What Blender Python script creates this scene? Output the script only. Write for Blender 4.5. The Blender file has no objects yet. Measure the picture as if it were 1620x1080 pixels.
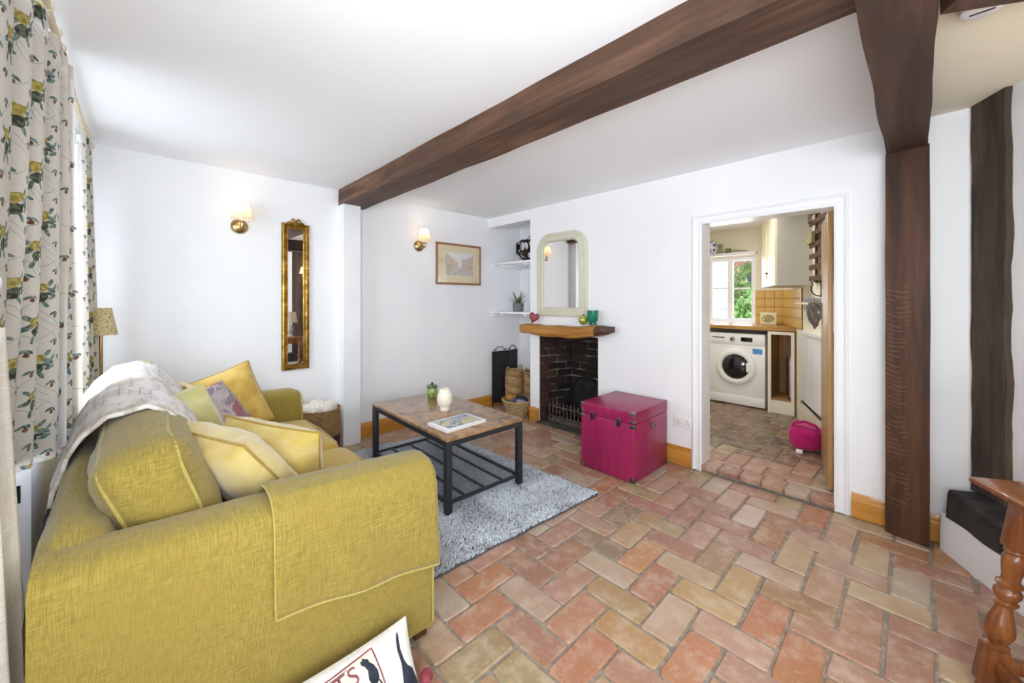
import bpy, bmesh, math, random
from mathutils import Vector, Matrix, noise as mnoise
PI = math.pi
rnd = random.Random(7)
scene = bpy.context.scene
COL = scene.collection

# ------------------------------------------------------------------ camera
cam_data = bpy.data.cameras.new('camera')
cam_data.sensor_width = 36.0
cam_data.lens = 617.0 * 36.0 / 1620.0
cam_data.shift_y = -65.0 / 1620.0
cam_data.clip_start = 0.02
camera = bpy.data.objects.new('camera', cam_data)
camera.location = (0, 0, 1.28)
camera.rotation_euler = (PI / 2, 0, math.radians(46.05 - 90))
COL.objects.link(camera)
scene.camera = camera

# ------------------------------------------------------------------ light and exposure
vs = scene.view_settings
vs.view_transform = 'Standard'
vs.look = 'None'
vs.gamma = 1.0
vs.use_curve_mapping = False
vs.exposure = 0.44
try:
    scene.cycles.max_bounces = 14
    scene.cycles.diffuse_bounces = 8
    scene.cycles.glossy_bounces = 5
    scene.cycles.transparent_max_bounces = 12
    scene.cycles.sample_clamp_indirect = 6.0
    scene.cycles.caustics_reflective = False
    scene.cycles.caustics_refractive = False
    scene.cycles.use_denoising = True
except Exception:
    pass

world = bpy.data.worlds.new('sky')
scene.world = world
world.use_nodes = True
wn = world.node_tree
bgn = wn.nodes['Background']
bgn.inputs[0].default_value = (0.80, 0.90, 1.0, 1)
bgn.inputs[1].default_value = 2.2


def area_light(name, loc, size, energy, color, direction):
    d = bpy.data.lights.new(name, 'AREA')
    d.shape = 'RECTANGLE'
    d.size, d.size_y = size
    d.energy = energy
    d.color = color
    o = bpy.data.objects.new(name, d)
    o.location = loc
    o.rotation_euler = Vector(direction).to_track_quat('-Z', 'Z').to_euler()
    COL.objects.link(o)
    return o


DAY = (0.885, 0.94, 1.0)
# daylight outside each window opening; side and rear windows are added for fill
area_light('daylight_curtained_window', (-1.05, 2.45, 1.75), (1.9, 1.3), 58, DAY, (1, 0, -0.75))
area_light('added_side_window_fill', (-0.62, -0.45, 1.40), (1.9, 1.30), 84, DAY, (0.75, 0.75, 0.80))  # fill through an added window, tilted up to brighten the ceiling
area_light('added_rear_window_fill', (0.55, -2.02, 1.40), (1.5, 1.30), 22, DAY, (0, 1, 0.75))  # added fill from behind, also tilted towards the ceiling
area_light('daylight_kitchen_window', (5.95, 1.95, 1.45), (1.1, 1.0), 14, DAY, (-1, 0, -0.3))


# ------------------------------------------------------------------ helpers
def C(h, a=1.0):
    h = h.lstrip('#')
    r = []
    for i in (0, 2, 4):
        v = int(h[i:i + 2], 16) / 255.0
        r.append(v / 12.92 if v <= 0.04045 else ((v + 0.055) / 1.055) ** 2.4)
    return (r[0], r[1], r[2], a)


class MB:
    """collects geometry for one mesh object"""

    def __init__(self):
        self.v, self.f, self.uv = [], [], {}
        self.m = None

    def pts(self, pts):
        b = len(self.v)
        for p in pts:
            p = Vector(p)
            self.v.append(tuple(self.m @ p) if self.m is not None else tuple(p))
        return b

    def add(self, pts, faces):
        b = self.pts(pts)
        for f in faces:
            self.f.append([b + i for i in f])
        return self

    def box(self, x0, x1, y0, y1, z0, z1):
        return self.add([(x0, y0, z0), (x1, y0, z0), (x1, y1, z0), (x0, y1, z0),
                         (x0, y0, z1), (x1, y0, z1), (x1, y1, z1), (x0, y1, z1)],
                        [(0, 3, 2, 1), (4, 5, 6, 7), (0, 1, 5, 4), (1, 2, 6, 5), (2, 3, 7, 6), (3, 0, 4, 7)])

    def bbox(self, x0, x1, y0, y1, z0, z1, r=0.005, seg=2):
        bm = bmesh.new()
        bmesh.ops.create_cube(bm, size=1.0)
        for v in bm.verts:
            v.co = Vector(((x0 + x1) / 2 + v.co.x * (x1 - x0), (y0 + y1) / 2 + v.co.y * (y1 - y0),
                           (z0 + z1) / 2 + v.co.z * (z1 - z0)))
        bmesh.ops.bevel(bm, geom=bm.edges[:], offset=r, segments=seg, profile=0.5, affect='EDGES')
        return self.bm(bm)

    def bm(self, bm):
        bm.verts.index_update()
        self.add([v.co.copy() for v in bm.verts], [[v.index for v in f.verts] for f in bm.faces])
        bm.free()
        return self

    def prism(self, poly, axis, a0, a1):
        """poly: list of 2-D points, extruded along axis 'x','y' or 'z' from a0 to a1"""
        n = len(poly)

        def P(p, a):
            return (a, p[0], p[1]) if axis == 'x' else (p[0], a, p[1]) if axis == 'y' else (p[0], p[1], a)
        pts = [P(p, a0) for p in poly] + [P(p, a1) for p in poly]
        fs = [list(range(n))[::-1], list(range(n, 2 * n))]
        for i in range(n):
            j = (i + 1) % n
            fs.append([i, j, n + j, n + i])
        return self.add(pts, fs)

    def lathe(self, prof, c=(0, 0, 0), seg=24, axis='z', lobes=0, amp=0.0, cap=True):
        """prof: list of (radius, height)"""
        pts = []
        for r, h in prof:
            for k in range(seg):
                a = 2 * PI * k / seg
                rr = r * (1 + amp * math.cos(lobes * a)) if lobes else r
                x, y = rr * math.cos(a), rr * math.sin(a)
                p = (x, y, h) if axis == 'z' else (h, x, y) if axis == 'x' else (y, h, x)
                pts.append((p[0] + c[0], p[1] + c[1], p[2] + c[2]))
        fs = []
        for i in range(len(prof) - 1):
            for k in range(seg):
                k2 = (k + 1) % seg
                fs.append([i * seg + k, i * seg + k2, (i + 1) * seg + k2, (i + 1) * seg + k])
        if cap:
            fs.append([k for k in range(seg)][::-1])
            fs.append([(len(prof) - 1) * seg + k for k in range(seg)])
        return self.add(pts, fs)

    def tube(self, path, r, seg=8, closed=False):
        n = len(path)
        P = [Vector(p) for p in path]
        R = r if isinstance(r, (list, tuple)) else [r] * n
        pts = []
        up = None
        for i in range(n):
            a = P[(i - 1) % n] if (closed or i > 0) else P[i]
            b = P[(i + 1) % n] if (closed or i < n - 1) else P[i]
            d = (b - a)
            if d.length < 1e-9:
                d = Vector((0, 0, 1))
            d.normalize()
            if up is None:
                up = Vector((0, 0, 1)) if abs(d.z) < 0.9 else Vector((1, 0, 0))
            s = d.cross(up)
            if s.length < 1e-6:
                s = d.cross(Vector((0.3, 1, 0.2)))
            s.normalize()
            up = s.cross(d).normalized()
            for k in range(seg):
                t = 2 * PI * k / seg
                pts.append(P[i] + (s * math.cos(t) + up * math.sin(t)) * R[i])
        fs = []
        for i in range(n if closed else n - 1):
            j = (i + 1) % n
            for k in range(seg):
                k2 = (k + 1) % seg
                fs.append([i * seg + k, i * seg + k2, j * seg + k2, j * seg + k])
        if not closed:
            fs.append([k for k in range(seg)][::-1])
            fs.append([(n - 1) * seg + k for k in range(seg)])
        return self.add(pts, fs)

    def grid(self, fn, nu, nv, uvs=None):
        """fn(i/nu, j/nv) -> point"""
        pts = [fn(i / nu, j / nv) for j in range(nv + 1) for i in range(nu + 1)]
        b = self.pts(pts)
        for j in range(nv):
            for i in range(nu):
                a = b + j * (nu + 1) + i
                self.f.append([a, a + 1, a + nu + 2, a + nu + 1])
        if uvs:
            for j in range(nv + 1):
                for i in range(nu + 1):
                    self.uv[b + j * (nu + 1) + i] = uvs(i / nu, j / nv)
        return self

    def soft(self, c, size, r, bulge=(0, 0, 0), n=10, wob=0.0, seed=0, rot=None):
        """a rounded upholstered block: corner radius r, faces bulging out"""
        hx, hy, hz = [s / 2 for s in size]
        idx = {}
        pts, fs = [], []

        def vert(a, b, d):
            k = (a, b, d)
            if k in idx:
                return idx[k]
            q = Vector((a / n * 2 - 1, b / n * 2 - 1, d / n * 2 - 1))
            full = Vector((q.x * hx, q.y * hy, q.z * hz))
            inn = Vector((max(-hx + r, min(hx - r, full.x)), max(-hy + r, min(hy - r, full.y)),
                          max(-hz + r, min(hz - r, full.z))))
            o = full - inn
            if o.length > 1e-9:
                full = inn + o.normalized() * r
            bx = bulge[0] * (1 - q.y ** 2) * (1 - q.z ** 2) * q.x
            by = bulge[1] * (1 - q.x ** 2) * (1 - q.z ** 2) * q.y
            bz = bulge[2] * (1 - q.x ** 2) * (1 - q.y ** 2) * q.z
            p = full + Vector((bx, by, bz))
            if wob:
                w = mnoise.noise_vector(p * 7.0 + Vector((seed * 3.1, seed, 0)))
                p += w * wob
            if rot is not None:
                p = rot @ p
            p = p + Vector(c)
            idx[k] = len(pts)
            pts.append(p)
            return idx[k]
        for i in range(n):
            for j in range(n):
                for s in (0, n):
                    A = [vert(s, i, j), vert(s, i + 1, j), vert(s, i + 1, j + 1), vert(s, i, j + 1)]
                    B = [vert(i, s, j), vert(i, s, j + 1), vert(i + 1, s, j + 1), vert(i + 1, s, j)]
                    D = [vert(i, j, s), vert(i + 1, j, s), vert(i + 1, j + 1, s), vert(i, j + 1, s)]
                    for F in (A, B, D):
                        fs.append(F if s == n else F[::-1])
        return self.add(pts, fs)


def obj(name, mb, mat=None, parent=None, smooth=True, angle=40, world=False, loc=None):
    """link the collected geometry as ONE mesh object; world=True: the points are world points"""
    me = bpy.data.meshes.new(name)
    vs_ = mb.v
    if world and parent is not None:
        inv = WM[parent.name].inverted()
        vs_ = [tuple(inv @ Vector(p)) for p in vs_]
    if loc is not None:
        vs_ = [(p[0] - loc[0], p[1] - loc[1], p[2] - loc[2]) for p in vs_]
    me.from_pydata(vs_, [], mb.f)
    me.validate()
    if mb.uv:
        uvl = me.uv_layers.new(name='UVMap')
        for lp in me.loops:
            uvl.data[lp.index].uv = mb.uv.get(lp.vertex_index, (0, 0))
    me.update()
    if smooth:
        me.polygons.foreach_set('use_smooth', [True] * len(me.polygons))
        me.set_sharp_from_angle(angle=math.radians(angle))
    if mat is not None:
        me.materials.append(mat)
    o = bpy.data.objects.new(name, me)
    COL.objects.link(o)
    if loc is not None:
        o.location = loc
    if parent is not None:
        o.parent = parent
        WM[o.name] = WM[parent.name] @ Matrix.Translation(Vector(loc) if loc is not None else Vector((0, 0, 0)))
    else:
        WM[o.name] = Matrix.Translation(Vector(loc) if loc is not None else Vector((0, 0, 0)))
    return o


WM = {}


def thing(name, label, cat, loc=(0, 0, 0), rot=(0, 0, 0), group=None):
    o = bpy.data.objects.new(name, None)
    o.empty_display_size = 0.05
    COL.objects.link(o)
    o.location = loc
    o.rotation_euler = rot
    from mathutils import Euler
    WM[o.name] = Matrix.Translation(Vector(loc)) @ Euler(rot).to_matrix().to_4x4()
    return tag(o, label, cat, group)


def tag(o, label, cat, group=None, kind=None):
    o['label'] = label
    o['category'] = cat
    if group:
        o['group'] = group
    if kind:
        o['kind'] = kind
    return o


def struct(name, mb, mat, smooth=False, label=None, cat=None):
    o = obj(name, mb, mat, smooth=smooth)
    o['kind'] = 'structure'
    if label:
        o['label'] = label
    if cat:
        o['category'] = cat
    return o


def copy_tree(o, loc=None, rot=None, label=None, parent=None):
    c = o.copy()
    COL.objects.link(c)
    c.parent = parent
    if loc is not None:
        c.location = loc
    if rot is not None:
        c.rotation_euler = rot
    if label:
        c['label'] = label
    for ch in list(o.children):
        copy_tree(ch, parent=c)
    return c


# ------------------------------------------------------------------ node expression helpers
class S:
    """a shader socket with arithmetic"""
    nt = None

    def __init__(self, sock):
        self.s = sock

    @staticmethod
    def math(op, *args):
        n = S.nt.nodes.new('ShaderNodeMath')
        n.operation = op
        for i, a in enumerate(args):
            if isinstance(a, S):
                S.nt.links.new(a.s, n.inputs[i])
            else:
                n.inputs[i].default_value = a
        return S(n.outputs[0])

    def __add__(s, o): return S.math('ADD', s, o)
    def __radd__(s, o): return S.math('ADD', o, s)
    def __sub__(s, o): return S.math('SUBTRACT', s, o)
    def __rsub__(s, o): return S.math('SUBTRACT', o, s)
    def __mul__(s, o): return S.math('MULTIPLY', s, o)
    def __rmul__(s, o): return S.math('MULTIPLY', o, s)
    def __truediv__(s, o): return S.math('DIVIDE', s, o)
    def lt(s, o): return S.math('LESS_THAN', s, o)
    def gt(s, o): return S.math('GREATER_THAN', s, o)
    def abs(s): return S.math('ABSOLUTE', s)
    def fract(s): return S.math('FRACT', s)
    def floor(s): return S.math('FLOOR', s)
    def sin(s): return S.math('SINE', s)
    def sqrt(s): return S.math('SQRT', s)
    def mod(s, o): return S.math('MODULO', s, o)
    def mx(s, o): return S.math('MAXIMUM', s, o)
    def mn(s, o): return S.math('MINIMUM', s, o)

    def sm(s, a, b):
        n = S.nt.nodes.new('ShaderNodeMapRange')
        n.interpolation_type = 'SMOOTHSTEP'
        S.nt.links.new(s.s, n.inputs[0])
        n.inputs[1].default_value = a
        n.inputs[2].default_value = b
        return S(n.outputs[0])


def _set(inp, v):
    if isinstance(v, S):
        S.nt.links.new(v.s, inp)
    else:
        inp.default_value = v


def coords(kind='Object', scale=(1, 1, 1), off=None):
    t = S.nt.nodes.new('ShaderNodeTexCoord')
    out = t.outputs[kind]
    if off is not None:
        a = S.nt.nodes.new('ShaderNodeVectorMath')
        a.operation = 'ADD'
        S.nt.links.new(out, a.inputs[0])
        S.nt.links.new(off.s, a.inputs[1])
        out = a.outputs[0]
    m = S.nt.nodes.new('ShaderNodeMapping')
    S.nt.links.new(out, m.inputs[0])
    m.inputs['Scale'].default_value = scale
    return S(m.outputs[0])


def sep(v):
    n = S.nt.nodes.new('ShaderNodeSeparateXYZ')
    S.nt.links.new(v.s, n.inputs[0])
    return S(n.outputs[0]), S(n.outputs[1]), S(n.outputs[2])


def noise(vec, scale=5.0, detail=3.0, rough=0.55, dist=0.0, col=False):
    n = S.nt.nodes.new('ShaderNodeTexNoise')
    S.nt.links.new(vec.s, n.inputs['Vector'])
    n.inputs['Scale'].default_value = scale
    n.inputs['Detail'].default_value = detail
    n.inputs['Roughness'].default_value = rough
    n.inputs['Distortion'].default_value = dist
    return S(n.outputs[1 if col else 0])


def voro(vec, scale, feature='F1', out='Distance', rand=1.0):
    n = S.nt.nodes.new('ShaderNodeTexVoronoi')
    n.feature = feature
    S.nt.links.new(vec.s, n.inputs['Vector'])
    n.inputs['Scale'].default_value = scale
    n.inputs['Randomness'].default_value = rand
    return S(n.outputs[out])


def mix(fac, a, b, mode='MIX'):
    n = S.nt.nodes.new('ShaderNodeMix')
    n.data_type = 'RGBA'
    n.blend_type = mode
    _set(n.inputs[0], fac)
    _set(n.inputs[6], a)
    _set(n.inputs[7], b)
    return S(n.outputs[2])


def ramp(fac, stops):
    n = S.nt.nodes.new('ShaderNodeValToRGB')
    S.nt.links.new(fac.s, n.inputs[0])
    e = n.color_ramp.elements
    while len(e) < len(stops):
        e.new(0.5)
    for i, (p, c) in enumerate(stops):
        e[i].position = p
        e[i].color = c
    return S(n.outputs[0])


def new_mat(name):
    m = bpy.data.materials.new(name)
    m.use_nodes = True
    S.nt = m.node_tree
    return m, m.node_tree.nodes['Principled BSDF']


def finish(b, color, rough=0.5, metal=0.0, bump=None, bstr=0.2, bdist=0.01, spec=0.5, **kw):
    _set(b.inputs['Base Color'], color)
    _set(b.inputs['Roughness'], rough)
    _set(b.inputs['Metallic'], metal)
    _set(b.inputs['Specular IOR Level'], spec)
    for k, v in kw.items():
        _set(b.inputs[k.replace('_', ' ')], v)
    if bump is not None:
        n = S.nt.nodes.new('ShaderNodeBump')
        n.inputs['Strength'].default_value = bstr
        n.inputs['Distance'].default_value = bdist
        S.nt.links.new(bump.s, n.inputs['Height'])
        S.nt.links.new(n.outputs[0], b.inputs['Normal'])


def plain(name, c1, c2=None, rough=0.5, metal=0.0, scale=6.0, stretch=(1, 1, 1), bstr=0.0, bscale=40.0,
          lo=0.35, hi=0.65, spec=0.5, **kw):
    """base colour with a noise variation towards c2 and a fine bump"""
    m, b = new_mat(name)
    v = coords('Object', stretch)
    c = C(c1)
    if c2:
        c = mix(noise(v, scale, 4).sm(lo, hi), C(c1), C(c2))
    bp = noise(v, bscale, 3) if bstr else None
    finish(b, c, rough, metal, bp, bstr, 0.004, spec, **kw)
    return m


def fabric(name, c1, c2, c3=None, fine=420.0, rough=0.9, bstr=0.25, sheen=0.25):
    """linen weave: fine crossed threads with slubs"""
    m, b = new_mat(name)
    a = noise(coords('Object', (fine, fine * .07, fine * .07)), 1.0, 2)
    d = noise(coords('Object', (fine * .07, fine * .07, fine)), 1.0, 2)
    e = noise(coords('Object', (fine * .07, fine, fine * .07)), 1.0, 2)
    nx, ny, nz = sep(S(S.nt.nodes.new('ShaderNodeNewGeometry').outputs['Normal']))
    w = (a * (1.0 - nx.abs()) + d * (1.0 - nz.abs()) + e * (1.0 - ny.abs())) / (3.0 - nx.abs() - ny.abs() - nz.abs())
    c = mix(w.sm(0.32, 0.68), C(c1), C(c2))
    if c3:
        c = mix(noise(coords('Object'), 5.0, 3).sm(0.35, 0.7) * 0.5, c, C(c3))
    finish(b, c, rough, 0, w, bstr, 0.004, 0.2, Sheen_Weight=sheen)
    return m


def wood(name, c1, c2, c3, axis='y', rough=0.5, scale=1.0, bstr=0.25, spec=0.4, coat=0.0):
    m, b = new_mat(name)
    st = {'x': (1.2, 14, 14), 'y': (14, 1.2, 14), 'z': (14, 14, 1.2)}[axis]
    st = tuple(q * scale for q in st)
    v = coords('Object', st)
    g = noise(v, 1.0, 6, 0.62, 0.8)
    g2 = noise(coords('Object', tuple(q * 4 for q in st)), 1.0, 3, 0.6)
    c = ramp(g, [(0.28, C(c1)), (0.5, C(c2)), (0.72, C(c3))])
    c = mix(g2.sm(0.45, 0.75) * 0.35, c, C(c1))
    big = noise(coords('Object'), 2.5, 3)
    c = mix(big.sm(0.45, 0.75) * 0.4, c, C(c1))
    finish(b, c, rough, 0, g + g2 * 0.6, bstr, 0.006, spec, Coat_Weight=coat)
    return m


def emit(name, color, strength):
    m, b = new_mat(name)
    finish(b, C(color), 0.6, 0)
    b.inputs['Emission Color'].default_value = C(color)
    b.inputs['Emission Strength'].default_value = strength
    return m


def glass_mat(name, tint='#ffffff', rough=0.0, refl=0.06):
    """thin window glass"""
    m = bpy.data.materials.new(name)
    m.use_nodes = True
    nt = m.node_tree
    nt.nodes.clear()
    o = nt.nodes.new('ShaderNodeOutputMaterial')
    mx = nt.nodes.new('ShaderNodeMixShader')
    t = nt.nodes.new('ShaderNodeBsdfTransparent')
    t.inputs[0].default_value = C(tint)
    g = nt.nodes.new('ShaderNodeBsdfGlossy')
    g.inputs['Roughness'].default_value = rough
    mx.inputs[0].default_value = refl
    nt.links.new(t.outputs[0], mx.inputs[1])
    nt.links.new(g.outputs[0], mx.inputs[2])
    nt.links.new(mx.outputs[0], o.inputs[0])
    return m


M = {}
M['wall'] = plain('white_wall_paint', '#f2f2f4', '#edeef0', 0.85, scale=1.2, bstr=0.06, bscale=14, spec=0.2)
M['ceil'] = plain('white_ceiling_paint', '#f6f8fb', '#f3f5f8', 0.9, scale=1.0, bstr=0.05, bscale=9, spec=0.2)
M['warm_lit_ceil'] = plain('warm_lit_ceiling_paint', '#efe8d4', '#ebe3cc', 0.9, scale=1.0, bstr=0.05, bscale=9, spec=0.2)  # lamplight's warm cast on the rear ceiling put into its colour
M['kwall'] = plain('pale_yellow_kitchen_paint', '#f3edd8', '#eee7cf', 0.85, scale=1.0, bstr=0.05, bscale=12, spec=0.2)
M['gloss'] = plain('white_gloss_paint', '#f4f5f7', '#eceef1', 0.28, scale=2.0)
M['satin'] = plain('cream_satin_paint', '#ece6d2', '#e6dfc8', 0.4, scale=2.0)
M['mortar'] = plain('grey_mortar', '#857a70', '#a09689', 0.95, scale=30, bstr=0.5, bscale=160)
M['beam'] = wood('dark_oak_beam', '#2b1d15', '#5a3f2e', '#85624a', 'y', 0.6, 0.7, 0.5)
M['beamx'] = wood('dark_oak_cross_beam', '#2a1e17', '#4c3528', '#674a38', 'x', 0.6, 0.7, 0.5)
M['post'] = wood('dark_oak_post', '#2c1a11', '#54301d', '#6c4229', 'z', 0.45, 0.8, 0.35)
M['oldpost'] = wood('old_blackened_timber', '#2c241d', '#4c4036', '#675747', 'z', 0.8, 1.0, 0.9)
M['sole'] = plain('black_tarred_timber', '#1d1c1c', '#3a3836', 0.6, scale=9, bstr=0.8, bscale=30)
M['pine'] = wood('honey_pine', '#a9702a', '#c78a38', '#d9a04c', 'y', 0.4, 0.8, 0.1, coat=0.3)
M['pinex'] = wood('honey_pine_along', '#a9702a', '#c78a38', '#d9a04c', 'x', 0.4, 0.8, 0.1, coat=0.3)
M['plank'] = wood('waxed_door_planks', '#a37a48', '#c49c68', '#d6b482', 'z', 0.4, 0.8, 0.15, coat=0.2)
M['oak'] = wood('polished_old_oak', '#542a12', '#7a4520', '#965c2c', 'z', 0.3, 1.2, 0.15, coat=0.4)
M['oaktop'] = wood('polished_oak_top', '#6a3a1a', '#8c5428', '#a66c38', 'x', 0.28, 1.0, 0.12, coat=0.4)
M['mantel'] = wood('golden_rustic_mantel', '#7d4f1e', '#a9742f', '#c39348', 'y', 0.45, 1.2, 0.8)
M['darkwood'] = wood('dark_walnut', '#3a2416', '#5c3b22', '#70492c', 'x', 0.5, 2.0, 0.2)
M['black'] = plain('black_powder_coat', '#23262b', '#2b2f35', 0.45, scale=20)
M['iron'] = plain('cast_iron', '#17171a', '#2c2b2b', 0.55, 0.4, scale=14, bstr=0.3, bscale=80)
M['steel'] = plain('worn_steel', '#6c6560', '#9a9188', 0.4, 0.9, scale=18)
M['chrome'] = plain('chrome', '#b8bbc0', None, 0.15, 1.0)
M['brass'] = plain('satin_antique_brass', '#a98a5a', '#bfa274', 0.28, 1.0, scale=8)
M['darkbrass'] = plain('dark_brass', '#6e5733', '#8a6d42', 0.35, 1.0, scale=8)
M['mirror'] = plain('mirror_glass', '#f2f2f2', None, 0.01, 1.0)
M['glass'] = glass_mat('window_glass')
M['white_plastic'] = plain('white_plastic', '#f0f0ee', None, 0.35)
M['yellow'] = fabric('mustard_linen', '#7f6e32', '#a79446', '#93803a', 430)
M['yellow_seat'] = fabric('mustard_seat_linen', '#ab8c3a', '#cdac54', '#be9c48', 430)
M['piping'] = fabric('mustard_piping', '#a39448', '#bdae62', None, 500)


# ------------------------------------------------------------------ room shell
XL, XB, YA, ZC = -0.42, 3.07, 3.58, 2.263      # window wall, fireplace wall, far wall, ceiling
ZK = 0.045                                     # kitchen floor, one low step up
WC0 = Vector((3.07, -0.207, 0))                # where the diagonal timber wall starts
WCD = Vector((-0.876, -0.482, 0)).normalized()  # its direction
WCN = Vector((-0.482, 0.876, 0)).normalized()   # its normal into the room


def holed(mb, axis, a0, a1, u0, u1, z0, z1, holes):
    """a wall slab with rectangular openings (u0,u1,z0,z1)"""
    us = sorted({u0, u1, *[h[0] for h in holes], *[h[1] for h in holes]})
    zs = sorted({z0, z1, *[h[2] for h in holes], *[h[3] for h in holes]})
    for i in range(len(us) - 1):
        for j in range(len(zs) - 1):
            uc, zc = (us[i] + us[i + 1]) / 2, (zs[j] + zs[j + 1]) / 2
            if any(h[0] < uc < h[1] and h[2] < zc < h[3] for h in holes):
                continue
            if axis == 'x':
                mb.box(a0, a1, us[i], us[i + 1], zs[j], zs[j + 1])
            else:
                mb.box(us[i], us[i + 1], a0, a1, zs[j], zs[j + 1])
    return mb


struct('wall_left', holed(MB(), 'x', XL - 0.15, XL, -1.95, YA + 0.15, -0.1, ZC + 0.1,
                          [(1.75, 3.2, 0.85, 2.02), (-1.40, 0.55, 0.75, 2.02)]), M['wall'])
struct('wall_far', MB().box(XL, 3.75, YA, YA + 0.15, -0.1, ZC + 0.1), M['wall'])
wr = MB()
holed(wr, 'x', XB, XB + 0.15, -0.27, YA, -0.1, ZC + 0.1,
      [(0.333, 1.137, -0.1, 1.87), (2.04, 2.77, -0.1, 0.935), (2.899, YA, -0.1, 2.155)])
struct('wall_right', wr, M['wall'])
# alcove beside the chimney breast: back, cheek and chimney mass
al = MB()
al.box(3.60, 3.75, 2.70, YA, -0.1, ZC + 0.1)
al.box(3.22, 3.60, 2.80, 2.899, -0.1, ZC + 0.1)
struct('wall_alcove', al, M['wall'])
# diagonal wall with its timber frame, rear return and rear wall
wd = MB()
for p0, p1 in ((WC0, WC0 + WCD * 1.8),):
    n = WCN * -0.12
    q = [p0, p1, p1 + n, p0 + n]
    wd.prism([(v.x, v.y) for v in q][::-1], 'z', -0.1, ZC + 0.1)
struct('wall_diagonal', wd, M['wall'])
WCE = WC0 + WCD * 1.8
struct('wall_rear_return', MB().box(WCE.x, WCE.x + 0.12, -1.95, WCE.y + 0.02, -0.1, ZC + 0.1), M['wall'])
struct('wall_rear', holed(MB(), 'y', -1.95, -1.80, XL, WCE.x + 0.12, -0.1, ZC + 0.1, [(-0.25, 1.35, 0.75, 2.02)]), M['wall'])

struct('ceiling', MB().box(XL - 0.15, 3.75, 0.03, YA + 0.15, ZC, ZC + 0.12), M['ceil'])
struct('ceiling_rear', MB().box(XL - 0.15, 3.3, -1.95, 0.03, ZC, ZC + 0.12), M['warm_lit_ceil'])

# windows: frame, glazing bars and panes
def window(n, axis, a, u0, u1, z0, z1, bars=1, transom=None):
    root = bpy.data.objects.new('window_%d' % n, None)
    COL.objects.link(root)
    root['kind'] = 'structure'
    WM[root.name] = Matrix.Identity(4)

    def bx(mb, u_0, u_1, d0, d1, z_0, z_1):
        if axis == 'x':
            mb.box(a + d0, a + d1, u_0, u_1, z_0, z_1)
        else:
            mb.box(u_0, u_1, a + d0, a + d1, z_0, z_1)
    fr = MB()
    t = 0.055
    bx(fr, u0, u1, -0.03, 0.03, z0, z0 + t)
    bx(fr, u0, u1, -0.03, 0.03, z1 - t, z1)
    bx(fr, u0, u0 + t, -0.03, 0.03, z0 + t, z1 - t)
    bx(fr, u1 - t, u1, -0.03, 0.03, z0 + t, z1 - t)
    obj('window_frame', fr, M['gloss'], root, smooth=False)
    us = [u0 + t + (u1 - u0 - 2 * t) * k / (bars + 1) for k in range(bars + 2)]
    for k in range(1, bars + 1):
        mb = MB()
        bx(mb, us[k] - 0.03, us[k] + 0.03, -0.025, 0.025, z0 + t, z1 - t)
        obj('glazing_bar', mb, M['gloss'], root, smooth=False)
    if transom:
        mb = MB()
        for k in range(bars + 1):
            bx(mb, us[k] + 0.03, us[k + 1] - 0.03, -0.012, 0.012, transom - 0.011, transom + 0.011)
        obj('transom', mb, M['gloss'], root, smooth=False)
    for k in range(bars + 1):
        mb = MB()
        bx(mb, us[k], us[k + 1], -0.003, 0.003, z0 + t, z1 - t)
        obj('window_pane', mb, M['glass'], root, smooth=False)
    sill = MB()
    return root


window(1, 'x', XL - 0.09, 1.75, 3.2, 0.85, 2.02, 2)
window(2, 'x', XL - 0.09, -1.40, 0.55, 0.75, 2.02, 2)  # unseen window, added to let in fill light beside the camera
window(3, 'y', -1.89, -0.25, 1.35, 0.75, 2.02, 1)  # unseen window, added to let in fill light from behind

# ------------------------------------------------------------------ timber frame
def rough_beam(name, mat, label, p0, p1, w0, w1, z0, z1, seg=40, amp=0.006, axis='y'):
    """a hewn beam along one axis with slightly wandering arrises"""
    mb = MB()
    pts, fs = [], []
    for i in range(seg + 1):
        t = i / seg
        a = p0 + (p1 - p0) * t
        e = [mnoise.noise(Vector((a * 4.0, k * 9.7, 1.3))) * amp for k in range(6)]
        sec = [(w0 + e[0], z0 + e[1]), (w1 + e[2], z0 + e[3]), (w1 + e[4], z1), (w0 + e[5], z1)]
        for s, z in sec:
            pts.append((s, a, z) if axis == 'y' else (a, s, z) if axis == 'x' else (s, z, a))
    for i in range(seg):
        for k in range(4):
            k2 = (k + 1) % 4
            fs.append([i * 4 + k, (i + 1) * 4 + k, (i + 1) * 4 + k2, i * 4 + k2])
    fs.append([0, 1, 2, 3])
    fs.append([seg * 4 + k for k in (3, 2, 1, 0)])
    mb.add(pts, fs)
    o = struct(name, mb, mat, label=label, cat='beam')
    return o


rough_beam('ceiling_beam', M['beam'], 'long dark brown oak beam running across the white ceiling', 0.112, 3.578, 1.30, 1.525, 2.125, 2.275, axis='y')
rough_beam('cross_beam', M['beamx'], 'dark oak cross beam meeting the top of the dark post', XL, 3.069, -0.042, 0.117, 2.085, 2.275, axis='x', amp=0.005)
# main post by the door
mb = MB()
pts = []
nz = 44
for i in range(nz + 1):
    z = 2.09 * i / nz
    e = [mnoise.noise(Vector((z * 3, k * 5.1, 0))) * 0.003 for k in range(4)]
    pts += [(2.985 + e[0], 0.120 + e[1], z), (2.945 + e[2], -0.048 + e[3], z), (3.069, -0.048 + e[3], z), (3.069, 0.120 + e[1], z)]
fs = [[0, 3, 2, 1], [nz * 4 + k for k in range(4)]]
for i in range(nz):
    for k in range(4):
        k2 = (k + 1) % 4
        fs.append([i * 4 + k, i * 4 + k2, (i + 1) * 4 + k2, (i + 1) * 4 + k])
mb.add(pts, fs)
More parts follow.
